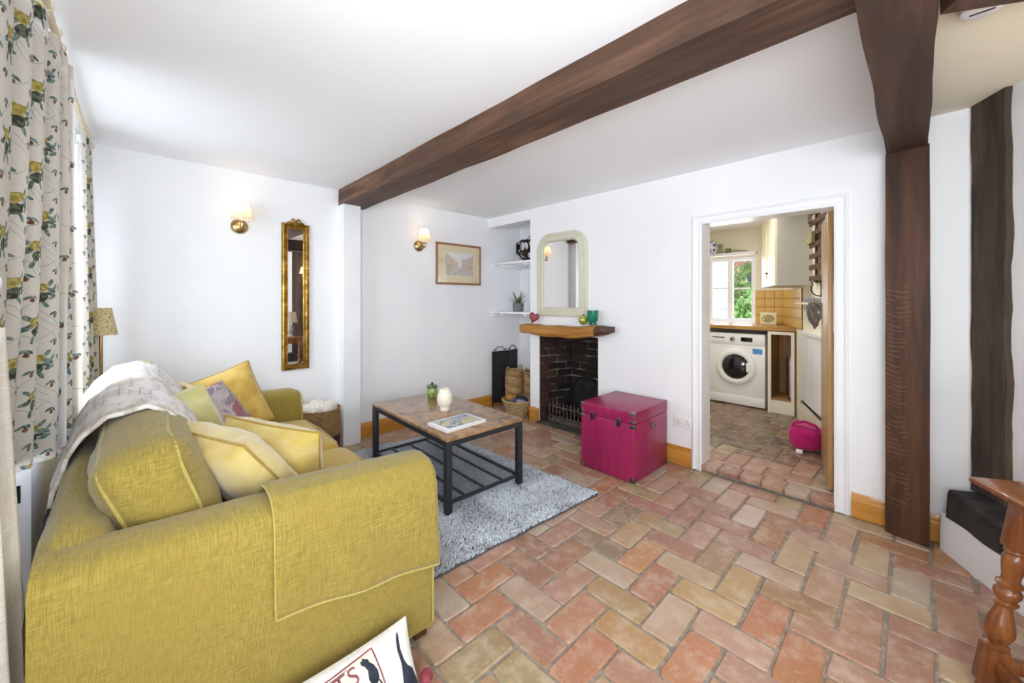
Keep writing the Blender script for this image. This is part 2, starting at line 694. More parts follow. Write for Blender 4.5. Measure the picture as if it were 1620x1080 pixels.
# medullary rays: pale curled flecks of quarter-sawn oak live in the material
m, b = new_mat('ray_flecked_oak_post')
v = coords('Object', (14, 14, 1.2))
g = noise(v, 0.9, 6, 0.62, 0.8)
c = ramp(g, [(0.28, C('#2b1d15')), (0.5, C('#4a3022')), (0.72, C('#62442f'))])
vv = coords('Object', (1, 1, 1))
_, yy, zz = sep(vv)
warp = noise(coords('Object', (3, 9, 5)), 1.0, 2)
line = ((zz * 40.0 + (yy * 26.0).sin() * 0.55 + warp * 2.2).fract() - 0.5).abs()
fleck = line.lt(0.06) * noise(coords('Object', (5, 14, 14)), 1.0, 2).gt(0.46) * zz.lt(1.35) * zz.gt(0.15) * (yy + warp * 0.06).gt(0.06)
c = mix(fleck * 0.4, c, C('#a9805a'))
finish(b, c, 0.45, 0, g, 0.3, 0.006, 0.4)
struct('timber_post', mb, m, label='dark brown oak post standing by the kitchen doorway', cat='post')

# timber post and sole plate in the diagonal wall
mb = MB()
pts = []
nz = 40
for i in range(nz + 1):
    z = 0.32 + (ZC - 0.32) * i / nz
    a0 = 0.004 + mnoise.noise(Vector((z * 5, 3, 0))) * 0.012
    a1 = 0.205 + mnoise.noise(Vector((z * 4, 13, 0))) * 0.022 + mnoise.noise(Vector((z * 15, 3, 0))) * 0.010
    for a, d in ((a0, 0.0), (a0 + 0.006, 0.022), (a1 - 0.006, 0.022), (a1, 0.0)):
        p = WC0 + WCD * a + WCN * d
        pts.append((p.x, p.y, z))
fs = [[0, 1, 2, 3], [nz * 4 + k for k in (3, 2, 1, 0)]]
for i in range(nz):
    for k in range(4):
        k2 = (k + 1) % 4
        fs.append([i * 4 + k, (i + 1) * 4 + k, (i + 1) * 4 + k2, i * 4 + k2])
mb.add(pts, fs)
struct('wall_stud', mb, M['oldpost'], label='rough blackened timber stud set in the angled white wall', cat='post')


def wc(a, d, z):
    p = WC0 + WCD * a + WCN * d
    return (p.x, p.y, z)


def wc_strip(prof, a0, a1, seg=24, amp=0.0, seed=0):
    """profile (depth, z) swept along the diagonal wall"""
    mb = MB()
    n = len(prof)
    pts, fs = [], []
    for i in range(seg + 1):
        a = a0 + (a1 - a0) * i / seg
        for k, (d, z) in enumerate(prof):
            e1 = mnoise.noise(Vector((a * 9, k * 3.3, seed))) * amp
            e2 = mnoise.noise(Vector((a * 9, k * 3.3, seed + 7))) * amp
            pts.append(wc(a, d + e1, z + e2))
    for i in range(seg):
        for k in range(n):
            k2 = (k + 1) % n
            fs.append([i * n + k, i * n + k2, (i + 1) * n + k2, (i + 1) * n + k])
    fs.append(list(range(n))[::-1])
    fs.append([seg * n + k for k in range(n)])
    return mb.add(pts, fs)


struct('wall_plinth', wc_strip([(0.0, -0.05), (0.150, -0.05), (0.150, 0.10), (0.143, 0.19), (0.0, 0.19)], 0.015, 1.78, 30, 0.003), M['wall'])
struct('sole_plate', wc_strip([(0.0, 0.185), (0.148, 0.185), (0.150, 0.305), (0.140, 0.325), (0.0, 0.33)], 0.06, 1.78, 40, 0.008, 5),
       M['sole'], label='black timber sole plate on the white plinth under the stud', cat='beam')
# joist stub over the rear half
J0 = Vector((1.855, -0.052, 0))
ja, jb = Vector((0.5, -0.86, 0)).normalized(), Vector((-0.86, -0.5, 0)).normalized()
q = [J0, J0 + ja * 0.8, J0 + ja * 0.8 + jb * 0.13, J0 + jb * 0.13]
struct('ceiling_joist', MB().prism([(v.x, v.y) for v in q], 'z', 2.195, ZC + 0.01), M['beamx'],
       label='short brown joist beside the smoke alarm', cat='beam')
# boxed white post carrying the ceiling beam
struct('boxed_post', MB().bbox(1.302, 1.457, 3.472, YA + 0.01, 0.0, 2.128, 0.004), M['gloss'],
       label='white painted post under the end of the ceiling beam', cat='post')

# ------------------------------------------------------------------ skirting boards
def skirting(name, axis, wall, sgn, u0, u1, z0=0.0, h=0.14, mat=None, t=0.02):
    """profile against a wall; sgn: direction from the wall into the room"""
    pr = [(0, z0), (t, z0), (t, z0 + h * 0.72), (t * 0.75, z0 + h * 0.78), (t * 0.75, z0 + h * 0.84), (t * 0.45, z0 + h * 0.93),
          (t * 0.3, z0 + h), (0, z0 + h)]
    mb = MB()
    if axis == 'y':
        mb.prism([(wall + sgn * d, z) for d, z in pr], 'y', u0, u1)
    else:
        mb.prism([(wall + sgn * d, z) for d, z in pr], 'x', u0, u1)
    return struct(name, mb, mat or M['pine'])


skirting('baseboard_far', 'x', YA, -1, 1.458, 3.60, mat=M['pinex'])
skirting('baseboard_far_left', 'x', YA, -1, XL, 1.30, mat=M['pinex'])
skirting('baseboard_right', 'y', XB, -1, 1.20, 2.03)
skirting('baseboard_right_door', 'y', XB, -1, 0.122, 0.268)
skirting('baseboard_right_corner', 'y', XB, -1, -0.20, -0.05)
skirting('baseboard_chimney', 'y', XB, -1, 2.775, 2.915)
skirting('baseboard_chimney_return', 'x', 2.899, 1, 3.05, 3.59, mat=M['pinex'])
skirting('baseboard_left', 'y', XL, 1, -1.80, YA)

# ------------------------------------------------------------------ brick floor laid in herringbone
m, b = new_mat('worn_brick_paver')
oi = S.nt.nodes.new('ShaderNodeObjectInfo')
ocol = S(oi.outputs['Color'])
rv = S.nt.nodes.new('ShaderNodeCombineXYZ')
rr = S(oi.outputs['Random']) * 37.0
for k in range(3):
    S.nt.links.new(rr.s, rv.inputs[k])


def brick_shade(b, ocol, off):
    v = coords('Object', (1, 1, 1), off)
    n1 = noise(v, 13.0, 5, 0.65)
    n2 = noise(v, 70.0, 4, 0.7)
    n3 = noise(v, 6.0, 2)
    c = mix(n1.sm(0.42, 0.66) * 0.75, ocol, mix(0.6, ocol, C('#d2bda8')))
    c = mix(n3.sm(0.45, 0.7) * 0.55, c, mix(0.6, ocol, C('#a87a4e')))
    c = mix(n2.sm(0.58, 0.75) * 0.5, c, C('#ddd0c0'))
    c = mix(n2.sm(0.40, 0.25) * 0.35, c, C('#6a4a38'))
    finish(b, c, n1.sm(0.2, 0.8) * 0.22 + 0.27, 0, n1 * 1.0 + n2 * 0.35, 0.5, 0.007, 0.5)


brick_shade(b, ocol, S(rv.outputs[0]))
M['brick'] = m
m, b = new_mat('worn_brick_paver_distant')
ge = S.nt.nodes.new('ShaderNodeNewGeometry')
ri = S(ge.outputs['Random Per Island'])
oc = ramp(ri, [(0.0, C('#a97f69')), (0.2, C('#b08a74')), (0.4, C('#9d7260')), (0.6, C('#ae9676')), (0.8, C('#a67654')), (1.0, C('#98836a'))])
rv = S.nt.nodes.new('ShaderNodeCombineXYZ')
for k in range(3):
    S.nt.links.new((ri * 31.0).s, rv.inputs[k])
brick_shade(b, oc, S(rv.outputs[0]))
M['brick_far'] = m

PAL = ['#b08a74', '#aa7f69', '#b59480', '#9d7260', '#b29a7a', '#a38f6a', '#aa7a58', '#94806a', '#b8a592', '#ad8474', '#a37866', '#b79c88']
PW = [5, 5, 5, 4, 4, 2, 3, 2, 3, 5, 4, 4]
OVR = [(1.948, .528, '#b2924f'), (1.472, .866, '#a4905f'), (1.339, .74, '#b08a50'), (1.672, .506, '#b08a7c'), (1.57, .681, '#b9a692'),
       (1.427, .542, '#b4683a'), (1.732, .261, '#b4622f'), (1.859, .397, '#b8602e'), (2.632, .661, '#d3c4ba'), (1.883, .724, '#b5a27c'),  # palest brick here has a floor highlight put into its colour
       (1.913, .933, '#bd8148'), (2.083, .661, '#7f6546'), (1.67, .801, '#a2604a'), (2.107, .407, '#8d6a3a'), (1.127, .873, '#ad6448'),
       (1.281, .959, '#ab6f5a'), (2.287, .376, '#b9a582'), (2.97, .411, '#a8562c'), (2.327, 1.476, '#b2713f'), (2.175, .813, '#b0857a'),
       (2.019, 1.059, '#b59c74'), (1.19, 1.318, '#b8744c'), (1.025, 1.251, '#ab6a50'), (.803, 1.239, '#b9a088'), (1.75, .60, '#b39a62')]


def paver_pts(l, w, h, r, jit, rg, bev=0.005):
    """rounded-corner brick outline, two rings on top"""
    hx, hy = l / 2, w / 2
    out = []
    for sx, sy in ((1, 1), (-1, 1), (-1, -1), (1, -1)):
        cr = r * rg.uniform(0.5, 1.6)
        a = (sx * (hx + rg.uniform(-jit, jit)), sy * (hy - cr))
        bb = (sx * (hx - cr), sy * (hy + rg.uniform(-jit, jit)))
        out += [a, bb] if sx * sy > 0 else [bb, a]
    n = 8
    pts = [(x, y, -h) for x, y in out] + [(x, y, -bev) for x, y in out]
    pts += [(x * (1 - 2 * bev / l), y * (1 - 2 * bev / w), 0.0) for x, y in out]
    fs = []
    for ring in (0, 1):
        for i in range(n):
            j = (i + 1) % n
            fs.append([ring * n + i, ring * n + j, (ring + 1) * n + j, (ring + 1) * n + i])
    fs.append([2 * n + i for i in range(n)])
    return pts, fs


def herringbone(x0, x1, y0, y1, o, w):
    """clipped bricks (xmin,xmax,ymin,ymax) of a 90-degree herringbone"""
    res = []
    for a in range(-60, 61):
        for bq in range(-30, 31):
            i, j = a + 2 * bq, a - 2 * bq
            for (ci, cj, di, dj) in ((i, j, 2, 1), (i + 2, j - 1, 1, 2)):
                X0, Y0 = o[0] + ci * w, o[1] + cj * w
                X1, Y1 = X0 + di * w, Y0 + dj * w
                if X1 < x0 + .03 or X0 > x1 - .03 or Y1 < y0 + .03 or Y0 > y1 - .03:
                    continue
                clipped = X0 < x0 or X1 > x1 or Y0 < y0 or Y1 > y1
                res.append((max(X0, x0), min(X1, x1), max(Y0, y0), min(Y1, y1), clipped))
    return res


def view_px(x, y, z):
    a = math.radians(46.05)
    t = x * math.cos(a) + y * math.sin(a)
    if t < 0.1:
        return None
    return 810 + (x * math.sin(a) - y * math.cos(a)) / t * 617, 475 - (z - 1.28) / t * 617, t


def lay_floor(floor, bricks, z, w, seed, limit=300, hidden=None, gap=0.010, pal=None):
    rg = random.Random(seed)
    shared = []
    for k in range(6):
        p, f = paver_pts(2 * w - gap, w - gap, 0.03, 0.008, 0.003, rg)
        me = bpy.data.meshes.new('brick')
        me.from_pydata(p, [], f)
        me.materials.append(M['brick'])
        shared.append(me)
    rank = []
    for i, (a0, a1, b0, b1, cl) in enumerate(bricks):
        cx, cy = (a0 + a1) / 2, (b0 + b1) / 2
        v = view_px(cx, cy, z)
        s = 0
        if v and -40 < v[0] < 1660 and v[1] < 1120 and not (hidden and hidden(cx, cy)):
            s = 1 / v[2] ** 2
        rank.append((s, i))
    rank.sort(reverse=True)
    pick = {i for s, i in rank[:limit] if s > 0}
    rest = MB()
    ov = {}
    for ox, oy, hx in OVR:
        best = min(range(len(bricks)), key=lambda i: ((bricks[i][0] + bricks[i][1]) / 2 - ox) ** 2 + ((bricks[i][2] + bricks[i][3]) / 2 - oy) ** 2)
        ov[best] = hx
    for i, (a0, a1, b0, b1, cl) in enumerate(bricks):
        cx, cy = (a0 + a1) / 2, (b0 + b1) / 2
        L, W = a1 - a0, b1 - b0
        along = L >= W
        tilt = (rg.uniform(-.006, .006), rg.uniform(-.006, .006), rg.uniform(-.012, .012))
        dz = rg.uniform(-.0025, .002)
        if i in pick:
            if cl:
                p, f = paver_pts(max(L, W) - gap, min(L, W) - gap, 0.03, 0.006, 0.002, rg)
                me = bpy.data.meshes.new('brick')
                me.from_pydata(p, [], f)
                me.materials.append(M['brick'])
            else:
                me = shared[rg.randrange(6)]
            o = bpy.data.objects.new('brick', me)
            COL.objects.link(o)
            o.parent = floor
            o.location = (cx, cy, z + dz)
            o.rotation_euler = (tilt[0], tilt[1], tilt[2] + (0 if along else PI / 2) + PI * rg.randrange(2))
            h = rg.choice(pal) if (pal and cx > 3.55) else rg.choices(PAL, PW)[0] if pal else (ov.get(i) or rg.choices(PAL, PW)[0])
            cc = C(h)
            if i in ov and not pal:
                bs = C('#b08a70')
                cc = tuple(q_ * 0.58 + w_ * 0.42 for q_, w_ in zip(cc, bs))
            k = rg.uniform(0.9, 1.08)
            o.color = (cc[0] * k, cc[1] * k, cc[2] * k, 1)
        else:
            p, f = paver_pts(max(L, W) - gap, min(L, W) - gap, 0.03, 0.006, 0.002, rg)
            rest.m = Matrix.Translation((cx, cy, z + dz)) @ Matrix.Rotation(tilt[2] + (0 if along else PI / 2), 4, 'Z')
            rest.add(p, f)
    if rest.v:
        rest.m = None
        o = obj('brick_field', rest, M['brick_far'], floor, smooth=False)
        o['kind'] = 'stuff'


fl = MB()
fl.box(XL - 0.15, 3.07, -1.95, YA + 0.15, -0.12, -0.006)
fl.box(3.07, 3.62, 2.0, YA, -0.12, -0.006)
floor = struct('floor', fl, M['mortar'])
WPAV = 0.135
br = herringbone(XL, 3.06, -1.8, YA, (0.886, 1.165), WPAV)
br = [q for q in br if not ((Vector(((q[0] + q[1]) / 2, (q[2] + q[3]) / 2, 0)) - WC0).dot(WCN) < 0.09)]
br += [q for q in herringbone(3.062, 3.60, 2.9, YA, (0.886, 1.165), WPAV)]
lay_floor(floor, br, 0.0, WPAV, 11, 300, hidden=lambda x, y: (x < 0.78 and 1.3 < y < 3.2) or (0.9 < x < 2.1 and 1.6 < y < 3.1))
fk = MB()
fk.box(3.075, 3.22, 0.30, 1.16, -0.1, ZK - 0.006)
fk.box(3.215, 5.72, -0.1, 2.95, -0.1, ZK - 0.006)
floor_k = struct('floor_kitchen', fk, M['mortar'])
bk = [q for q in herringbone(3.20, 5.70, 0.12, 2.2, (0.95, 1.30), WPAV) if q[2] > 0.12 + (q[0] - 3.2) * 0.36]
yy0 = 0.337
while yy0 < 1.13:                                   # step nosing: a row of headers across the doorway
    y1 = min(yy0 + 0.134, 1.135)
    bk.append((3.048, 3.198, yy0, y1, True))
    yy0 = y1
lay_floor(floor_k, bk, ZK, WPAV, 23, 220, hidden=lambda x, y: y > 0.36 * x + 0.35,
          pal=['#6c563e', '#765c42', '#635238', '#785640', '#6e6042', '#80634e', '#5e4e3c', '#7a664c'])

# ------------------------------------------------------------------ doorway
def empty_struct(name):
    o = bpy.data.objects.new(name, None)
    COL.objects.link(o)
    o['kind'] = 'structure'
    WM[o.name] = Matrix.Identity(4)
    return o


door = empty_struct('door_1')
ln = MB()
ln.box(3.062, 3.225, 1.120, 1.137, ZK, 1.87)
ln.box(3.062, 3.225, 0.333, 0.350, ZK, 1.87)
ln.box(3.062, 3.225, 0.333, 1.137, 1.853, 1.872)
obj('door_lining', ln, M['gloss'], door, smooth=False)


def arch_prof(t):
    """moulded architrave cross-section: (offset from the opening, depth)"""
    return [(0, 0), (0, 0.014), (0.012, 0.018), (0.022, 0.012), (0.045, 0.013), (0.052, 0.021), (t - 0.008, 0.023), (t, 0.018), (t, 0)]


# one mitred run round the three sides of the opening
mb = MB()
prof_ = arch_prof(0.066)
for a_, d_ in prof_:
    mb.pts([(3.07 - d_, 1.122 + a_, 0.0), (3.07 - d_, 1.122 + a_, 1.855 + a_), (3.07 - d_, 0.348 - a_, 1.855 + a_), (3.07 - d_, 0.348 - a_, 0.0)])
for i_ in range(len(prof_) - 1):
    for k_ in range(3):
        mb.f.append([i_ * 4 + k_, i_ * 4 + k_ + 1, (i_ + 1) * 4 + k_ + 1, (i_ + 1) * 4 + k_])
obj('architrave', mb, M['gloss'], door, smooth=False)


# ------------------------------------------------------------------ sofa
sofa = thing('sofa', 'mustard yellow two seat linen sofa with its back to the curtained window', 'sofa', (0.33, 2.24, 0))


def sp(name, mb, mat, parent=None, angle=50):
    return obj(name, mb, mat, parent or sofa, angle=angle, world=True)


# carcass under the cushions
sp('base', MB().soft((0.33, 2.23, 0.185), (0.98, 1.84, 0.26), 0.03, n=8), M['yellow'])
# raked back frame
bf = MB()


def back_fn(u, v):
    # closed loop section in X-Z, swept along Y with rounded ends
    y = 1.36 + (3.12 - 1.36) * v
    sec = [(-0.165, 0.06), (-0.175, 0.40), (-0.180, 0.62), (-0.172, 0.70), (-0.140, 0.735), (-0.095, 0.735), (-0.055, 0.705),
           (-0.02, 0.62), (0.03, 0.45), (0.06, 0.20), (0.06, 0.06), (-0.165, 0.06)]
    k = u * (len(sec) - 1)
    i = min(int(k), len(sec) - 2)
    f = k - i
    x = sec[i][0] * (1 - f) + sec[i + 1][0] * f
    z = sec[i][1] * (1 - f) + sec[i + 1][1] * f
    e = min(v, 1 - v) * (3.12 - 1.36)
    if z > 0.5:
        z -= 0.06 * max(0, 1 - e / 0.12) ** 2
        z += 0.012 * math.sin(y * 7)
    return (x, y, z)


bf.grid(back_fn, 44, 30)
sp('back_frame', bf, M['yellow'])


def arm(y0, y1, x0, x1, zf, zb, seed):
    """slip-covered arm: flat side, rounded top, top edge rising slightly to the back"""
    mb = MB()
    w = y1 - y0
    sec = []
    for k in range(13):                      # rounded top across the width
        a = PI * k / 12
        sec.append((y0 + w / 2 - math.cos(a) * w / 2, math.sin(a) ** 0.7 * 0.055 if 0 < k < 12 else 0.0))
    sec = [(y0 - 0.004, -1), (y0 - 0.012, -0.5)] + sec + [(y1, -0.5), (y1, -1)]
    nx = 34
    pts, fs = [], []
    for i in range(nx + 1):
        t = i / nx
        x = x0 + (x1 - x0) * t
        zt = zb + (zf - zb) * t - 0.055
        e = 0.0
        if t > 0.93:
            e = ((t - 0.93) / 0.07) ** 2 * 0.02
        for y, h in sec:
            if h <= -0.4:
                z = 0.05 if h == -1 else 0.36
            else:
                z = zt + h
            wv = mnoise.noise(Vector((x * 5, y * 9, z * 5 + seed))) * 0.006
            yy = y + (w / 2 + y0 - y) * e * 3
            pts.append((x + (0.012 * math.sin(z * 6) if t == 1 else 0), yy + wv, z - e + wv * 0.6))
    n = len(sec)
    for i in range(nx):
        for k in range(n - 1):
            fs.append([i * n + k, (i + 1) * n + k, (i + 1) * n + k + 1, i * n + k + 1])
    fs.append([k for k in range(n)])
    fs.append([nx * n + k for k in range(n)][::-1])
    mb.add(pts, fs)
    return mb


sp('arm', arm(1.285, 1.475, -0.165, 0.815, 0.655, 0.70, 1), M['yellow'])
sp('arm', arm(3.00, 3.19, -0.165, 0.84, 0.655, 0.69, 5), M['yellow'])
# piped seam down the front corner of the near arm
sp('piping', MB().tube([(0.815, 1.280, z) for z in (0.06, 0.2, 0.35, 0.5, 0.58)] + [(0.812, 1.305, 0.625), (0.812, 1.345, 0.65), (0.812, 1.41, 0.652), (0.812, 1.455, 0.635)], 0.0045, 6), M['piping'])
sp('piping', MB().tube([(0.842, 3.002, z) for z in (0.2, 0.35, 0.5, 0.575)] + [(0.840, 3.020, 0.610), (0.838, 3.05, 0.626), (0.838, 3.10, 0.632)], 0.0045, 6), M['piping'])
# loose arm cap with a hem
cap = MB()


def cap_fn(u, v):
    # u along the arm, v from the inner side over the top and down the outer face
    x = 0.285 + (0.822 - 0.285) * u
    path = [(1.486, 0.50), (1.487, 0.585), (1.475, 0.632), (1.44, 0.662), (1.38, 0.672), (1.32, 0.662), (1.285, 0.632), (1.271, 0.585),
            (1.264, 0.46), (1.266, 0.375 - 0.085 * u)]
    k = v * (len(path) - 1)
    i = min(int(k), len(path) - 2)
    f = k - i
    y = path[i][0] * (1 - f) + path[i + 1][0] * f
    z = path[i][1] * (1 - f) + path[i + 1][1] * f
    z += 0.035 * (1 - u) * (1 if z > 0.58 else max(0, (z - 0.4) / 0.18))
    w = mnoise.noise(Vector((x * 6, z * 5, 4.0)))
    hang = max(0.0, (0.62 - z) / 0.25) if v > 0.5 else 0
    y -= hang * (0.006 + 0.010 * w + 0.006 * math.sin(x * 21 + z * 9))
    return (x, y, z)


cap.grid(cap_fn, 40, 54)
o = sp('arm_cover', cap, M['yellow'])
o.modifiers.new('thickness', 'SOLIDIFY').thickness = 0.005
hem = [cap_fn(k / 24, 1.0) for k in range(25)]
sp('hem', MB().tube([(p[0], p[1] - 0.003, p[2]) for p in hem], 0.004, 6), M['piping'], o)
edge = [cap_fn(0.0, 0.35 + 0.65 * k / 24) for k in range(25)]
sp('hem', MB().tube([(p[0], p[1] - 0.002, p[2] + 0.001) for p in edge], 0.0032, 6), M['piping'], o)
edge = [cap_fn(1.0, 0.55 + 0.45 * k / 24) for k in range(25)]
sp('hem', MB().tube([(p[0], p[1] - 0.002, p[2]) for p in edge], 0.0032, 6), M['piping'], o)
# seat cushions
for y0, y1, sd in ((1.485, 2.285, 1), (2.295, 2.995, 2)):
    c = ((0.045 + 0.855) / 2, (y0 + y1) / 2, 0.385)
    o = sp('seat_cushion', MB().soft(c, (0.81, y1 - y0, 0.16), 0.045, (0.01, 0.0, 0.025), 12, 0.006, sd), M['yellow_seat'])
    zt = 0.447
    sp('piping', MB().tube([(0.83, y0 + 0.03, zt), (0.846, y0 + 0.06, zt + .002), (0.850, (y0 + y1) / 2, zt + 0.01), (0.846, y1 - 0.06, zt + .002), (0.83, y1 - 0.03, zt)], 0.004, 6), M['piping'], o)


def back_cushion(y0, y1, seed, xm, zc, h, t, lean):
    rot = Matrix.Rotation(-lean, 3, 'Y')
    L = y1 - y0
    c = Vector((xm, (y0 + y1) / 2, zc))
    mb = MB().soft(c, (t, L, h), 0.06, (0.035, 0.028, 0.02), 14, 0.010, seed, rot)
    o = sp('back_cushion', mb, M['yellow'])
    for s in (-1, 1):                         # piping round both faces
        pts = []
        for k in range(64):
            a = 2 * PI * k / 64
            ca, sa = math.cos(a), math.sin(a)
            sq = 0.22
            y = math.copysign(abs(ca) ** sq, ca) * (L / 2 - 0.012) * (1.0)
            z = math.copysign(abs(sa) ** sq, sa) * (h / 2 - 0.012)
            bo = 0.028 * (1 - (z / (h / 2)) ** 2) * (0.3 + 0.7 * abs(y) / (L / 2))
            y += math.copysign(bo, y) * 0.55
            z += math.copysign(0.02 * (1 - (y / (L / 2)) ** 2), z) * 0.6
            p = Vector((s * (t / 2 - 0.030), y, z))
            w = mnoise.noise_vector(p * 7.0 + Vector((seed * 3.1, seed, 0)))
            p += w * 0.010
            pts.append(rot @ p + c)
        sp('piping', MB().tube(pts, 0.0055, 6, closed=True), M['piping'], o)
    return o


back_cushion(1.50, 2.17, 3, 0.060, 0.655, 0.42, 0.215, math.radians(17))
back_cushion(2.28, 2.99, 8, 0.035, 0.695, 0.50, 0.215, math.radians(15))
# square wooden feet
for x, y in ((0.78, 1.33), (0.78, 3.14), (-0.12, 1.33), (-0.12, 3.14)):
    sp('foot', MB().bbox(x - 0.025, x + 0.025, y - 0.025, y + 0.025, 0.0, 0.07, 0.004), M['darkwood'])


# ------------------------------------------------------------------ scatter cushions
def axes_rot(W, H):
    W = Vector(W).normalized()
    N = W.cross(Vector(H)).normalized()
    H = N.cross(W)
    return Matrix((W, H, N)).transposed().to_euler()


def cushion_geo(w, h, t, n=26, seed=0, wr=0.006, pinch=0.05):
    def q(u, v, s):
        x = w / 2 * u * (1 - pinch * (1 - v * v) * u * u)
        y = h / 2 * v * (1 - pinch * (1 - u * u) * v * v)
        e = (max(0, 1 - abs(u) ** 2.4) * max(0, 1 - abs(v) ** 2.4)) ** 0.45
        z = s * t / 2 * e
        nn = mnoise.noise(Vector((x * 11, y * 11, seed * 3 + s * 5)))
        rad = math.sin(math.atan2(v, u) * 14 + seed) * 0.5 * min(1, (u * u + v * v)) * e
        z += s * (nn * wr * 2 + rad * wr) * min(1, e * 2)
        return (x, y, z)
    mb = MB()
    for s in (1, -1):
        mb.grid(lambda a, b_: q((2 * a - 1) * s, 2 * b_ - 1, s), n, n)
    ring = []
    m_ = 20
    for k in range(m_):
        ring.append(q(-1 + 2 * k / m_, -1, 1))
    for k in range(m_):
        ring.append(q(1, -1 + 2 * k / m_, 1))
    for k in range(m_):
        ring.append(q(1 - 2 * k / m_, 1, 1))
    for k in range(m_):
        ring.append(q(-1, 1 - 2 * k / m_, 1))
    return mb, ring, q


def cushion(label, c, W, H, w, h, t, mat, pmat=None, seed=0, wr=0.006, name='scatter_cushion', group='cushions on the sofa', pinch=0.05):
    o = thing(name, label, 'cushion', c, axes_rot(W, H), group)
    mb, ring, q = cushion_geo(w, h, t, 26, seed, wr, pinch)
    cv = obj('cover', mb, mat, o, angle=80)
    if pmat:
        obj('piping', MB().tube(ring, 0.0042, 6, closed=True), pmat, o, angle=80)
    return o, q


def velvet(name, c1, c2, sheen=0.6):
    m, b = new_mat(name)
    n = noise(coords('Object', (1, 1, 1)), 6.0, 3, 0.5, 1.0)
    c = mix(n.sm(0.35, 0.7), C(c1), C(c2))
    finish(b, c, 0.75, 0, noise(coords('Object'), 30, 2), 0.1, 0.004, 0.25, Sheen_Weight=sheen)
    return m


M['velvet_olive'] = velvet('straw_velvet', '#c5ac5c', '#d9c684')
M['velvet_gold'] = velvet('gold_velvet', '#c29f46', '#d6b864')
M['velvet_green'] = velvet('sage_velvet', '#b9b478', '#cfcc98')
M['pipe_dark'] = fabric('dark_yellow_piping', '#a0812e', '#b6963c', None, 500)

cushion('straw velvet cushion slumped against the near back cushion and near arm', (0.275, 1.745, 0.66), (-0.42, 0.90, 0.05), (-0.62, -0.15, 0.77),
        0.44, 0.44, 0.19, M['velvet_olive'], M['pipe_dark'], 1)
cushion('straw velvet cushion propped on the seat in front of the others', (0.425, 1.87, 0.590), (0.62, -0.76, -0.13), (-0.16, -0.26, 0.93),
        0.42, 0.40, 0.19, M['velvet_olive'], M['pipe_dark'], 2)
cushion('sage green velvet cushion leaning beside the draped throw', (0.135, 2.25, 0.69), (0.72, -0.60, 0.30), (-0.35, 0.05, 0.93),
        0.38, 0.38, 0.15, M['velvet_green'], None, 3)
m, b = new_mat('lilac_floral_cushion_print')
v = coords('Object')
x_, y_, z_ = sep(v)
n1 = noise(v, 9, 3, 0.6, 1.2)
n2 = noise(v, 16, 2, 0.5, 0.5)
c = mix(n1.sm(0.52, 0.56), C('#b6a9ac'), C('#8e7f86'))
c = mix((n2.gt(0.58)) * (y_.lt(0.05)), c, C('#4c5a4c'))
c = mix(noise(v, 13, 2).gt(0.60), c, C('#a06a6c'))
c = mix(y_.lt(-0.02) * n1.lt(0.47), c, C('#57354a'))
finish(b, c, 0.85, 0, n1, 0.1, 0.004, 0.2)
M['floralcush'] = m
cushion('grey lilac floral print cushion standing on one corner', (0.265, 2.40, 0.665), (0.45, -0.35, -0.82), (0.12, 0.52, 0.62),
        0.38, 0.38, 0.14, M['floralcush'], None, 4)
cushion('golden velvet cushion with piped edge leaning on the far back cushion', (0.215, 2.66, 0.68), (0.15, -1, 0.02), (-0.38, 0, 0.92),
        0.38, 0.38, 0.15, M['velvet_gold'], M['pipe_dark'], 5)
cushion('golden yellow cushion with an upright corner against the far arm', (0.385, 2.87, 0.655), (0.93, 0.10, 0.30), (-0.25, 0.25, 0.92),
        0.40, 0.40, 0.16, M['velvet_gold'], M['pipe_dark'], 6)

# ------------------------------------------------------------------ quilted throw
m, b = new_mat('patchwork_quilt')
tc = S.nt.nodes.new('ShaderNodeTexCoord')
u_, v_, _ = sep(S(tc.outputs['UV']))
ch = ((u_ * 26.0).fract() - 0.5).abs().lt(0.06)
cv = ((v_ * 26.0).fract() - 0.5).abs().lt(0.06)
nn = noise(S(tc.outputs['UV']), 14, 3)
c = mix(nn.sm(0.4, 0.7), C('#eeeae6'), C('#d6d3d2'))
c = mix((ch.mx(cv)) * nn.sm(0.45, 0.55) * 0.55, c, C('#8f8d97'))
c = mix(((u_ * 4.0).fract()).lt(0.22) * nn.gt(0.5) * 0.5, c, C('#cbb89a'))
tail = v_.lt(0.17)
c = mix(tail * noise(S(tc.outputs['UV']), 40, 2).gt(0.44), c, C('#4b4652'))
finish(b, c, 0.9, 0, nn, 0.2, 0.01, 0.2)
throw = MB()


def throw_fn(u, v):
    y = 1.90 + 0.62 * u + 0.05 * math.sin(v * 5)
    path = [(-0.205, 0.42), (-0.205, 0.60), (-0.20, 0.72), (-0.175, 0.80), (-0.135, 0.875), (-0.075, 0.935), (0.0, 0.955), (0.06, 0.930), (0.115, 0.87),
            (0.160, 0.79), (0.195, 0.71)]
    k = v * (len(path) - 1)
    i = min(int(k), len(path) - 2)
    f = k - i
    x = path[i][0] * (1 - f) + path[i + 1][0] * f
    z = path[i][1] * (1 - f) + path[i + 1][1] * f
    w = mnoise.noise(Vector((u * 4, v * 6, 2.0)))
    x += 0.012 * w + 0.006
    z += 0.010 * w + (0.012 + 0.022 * u if z > 0.8 else 0)
    z -= (0.075 * (1 - u) if z > 0.62 else 0.03 * (1 - u))
    x += 0.02 * (1 - u) if v > 0.5 else 0.0
    return (x, y, z)


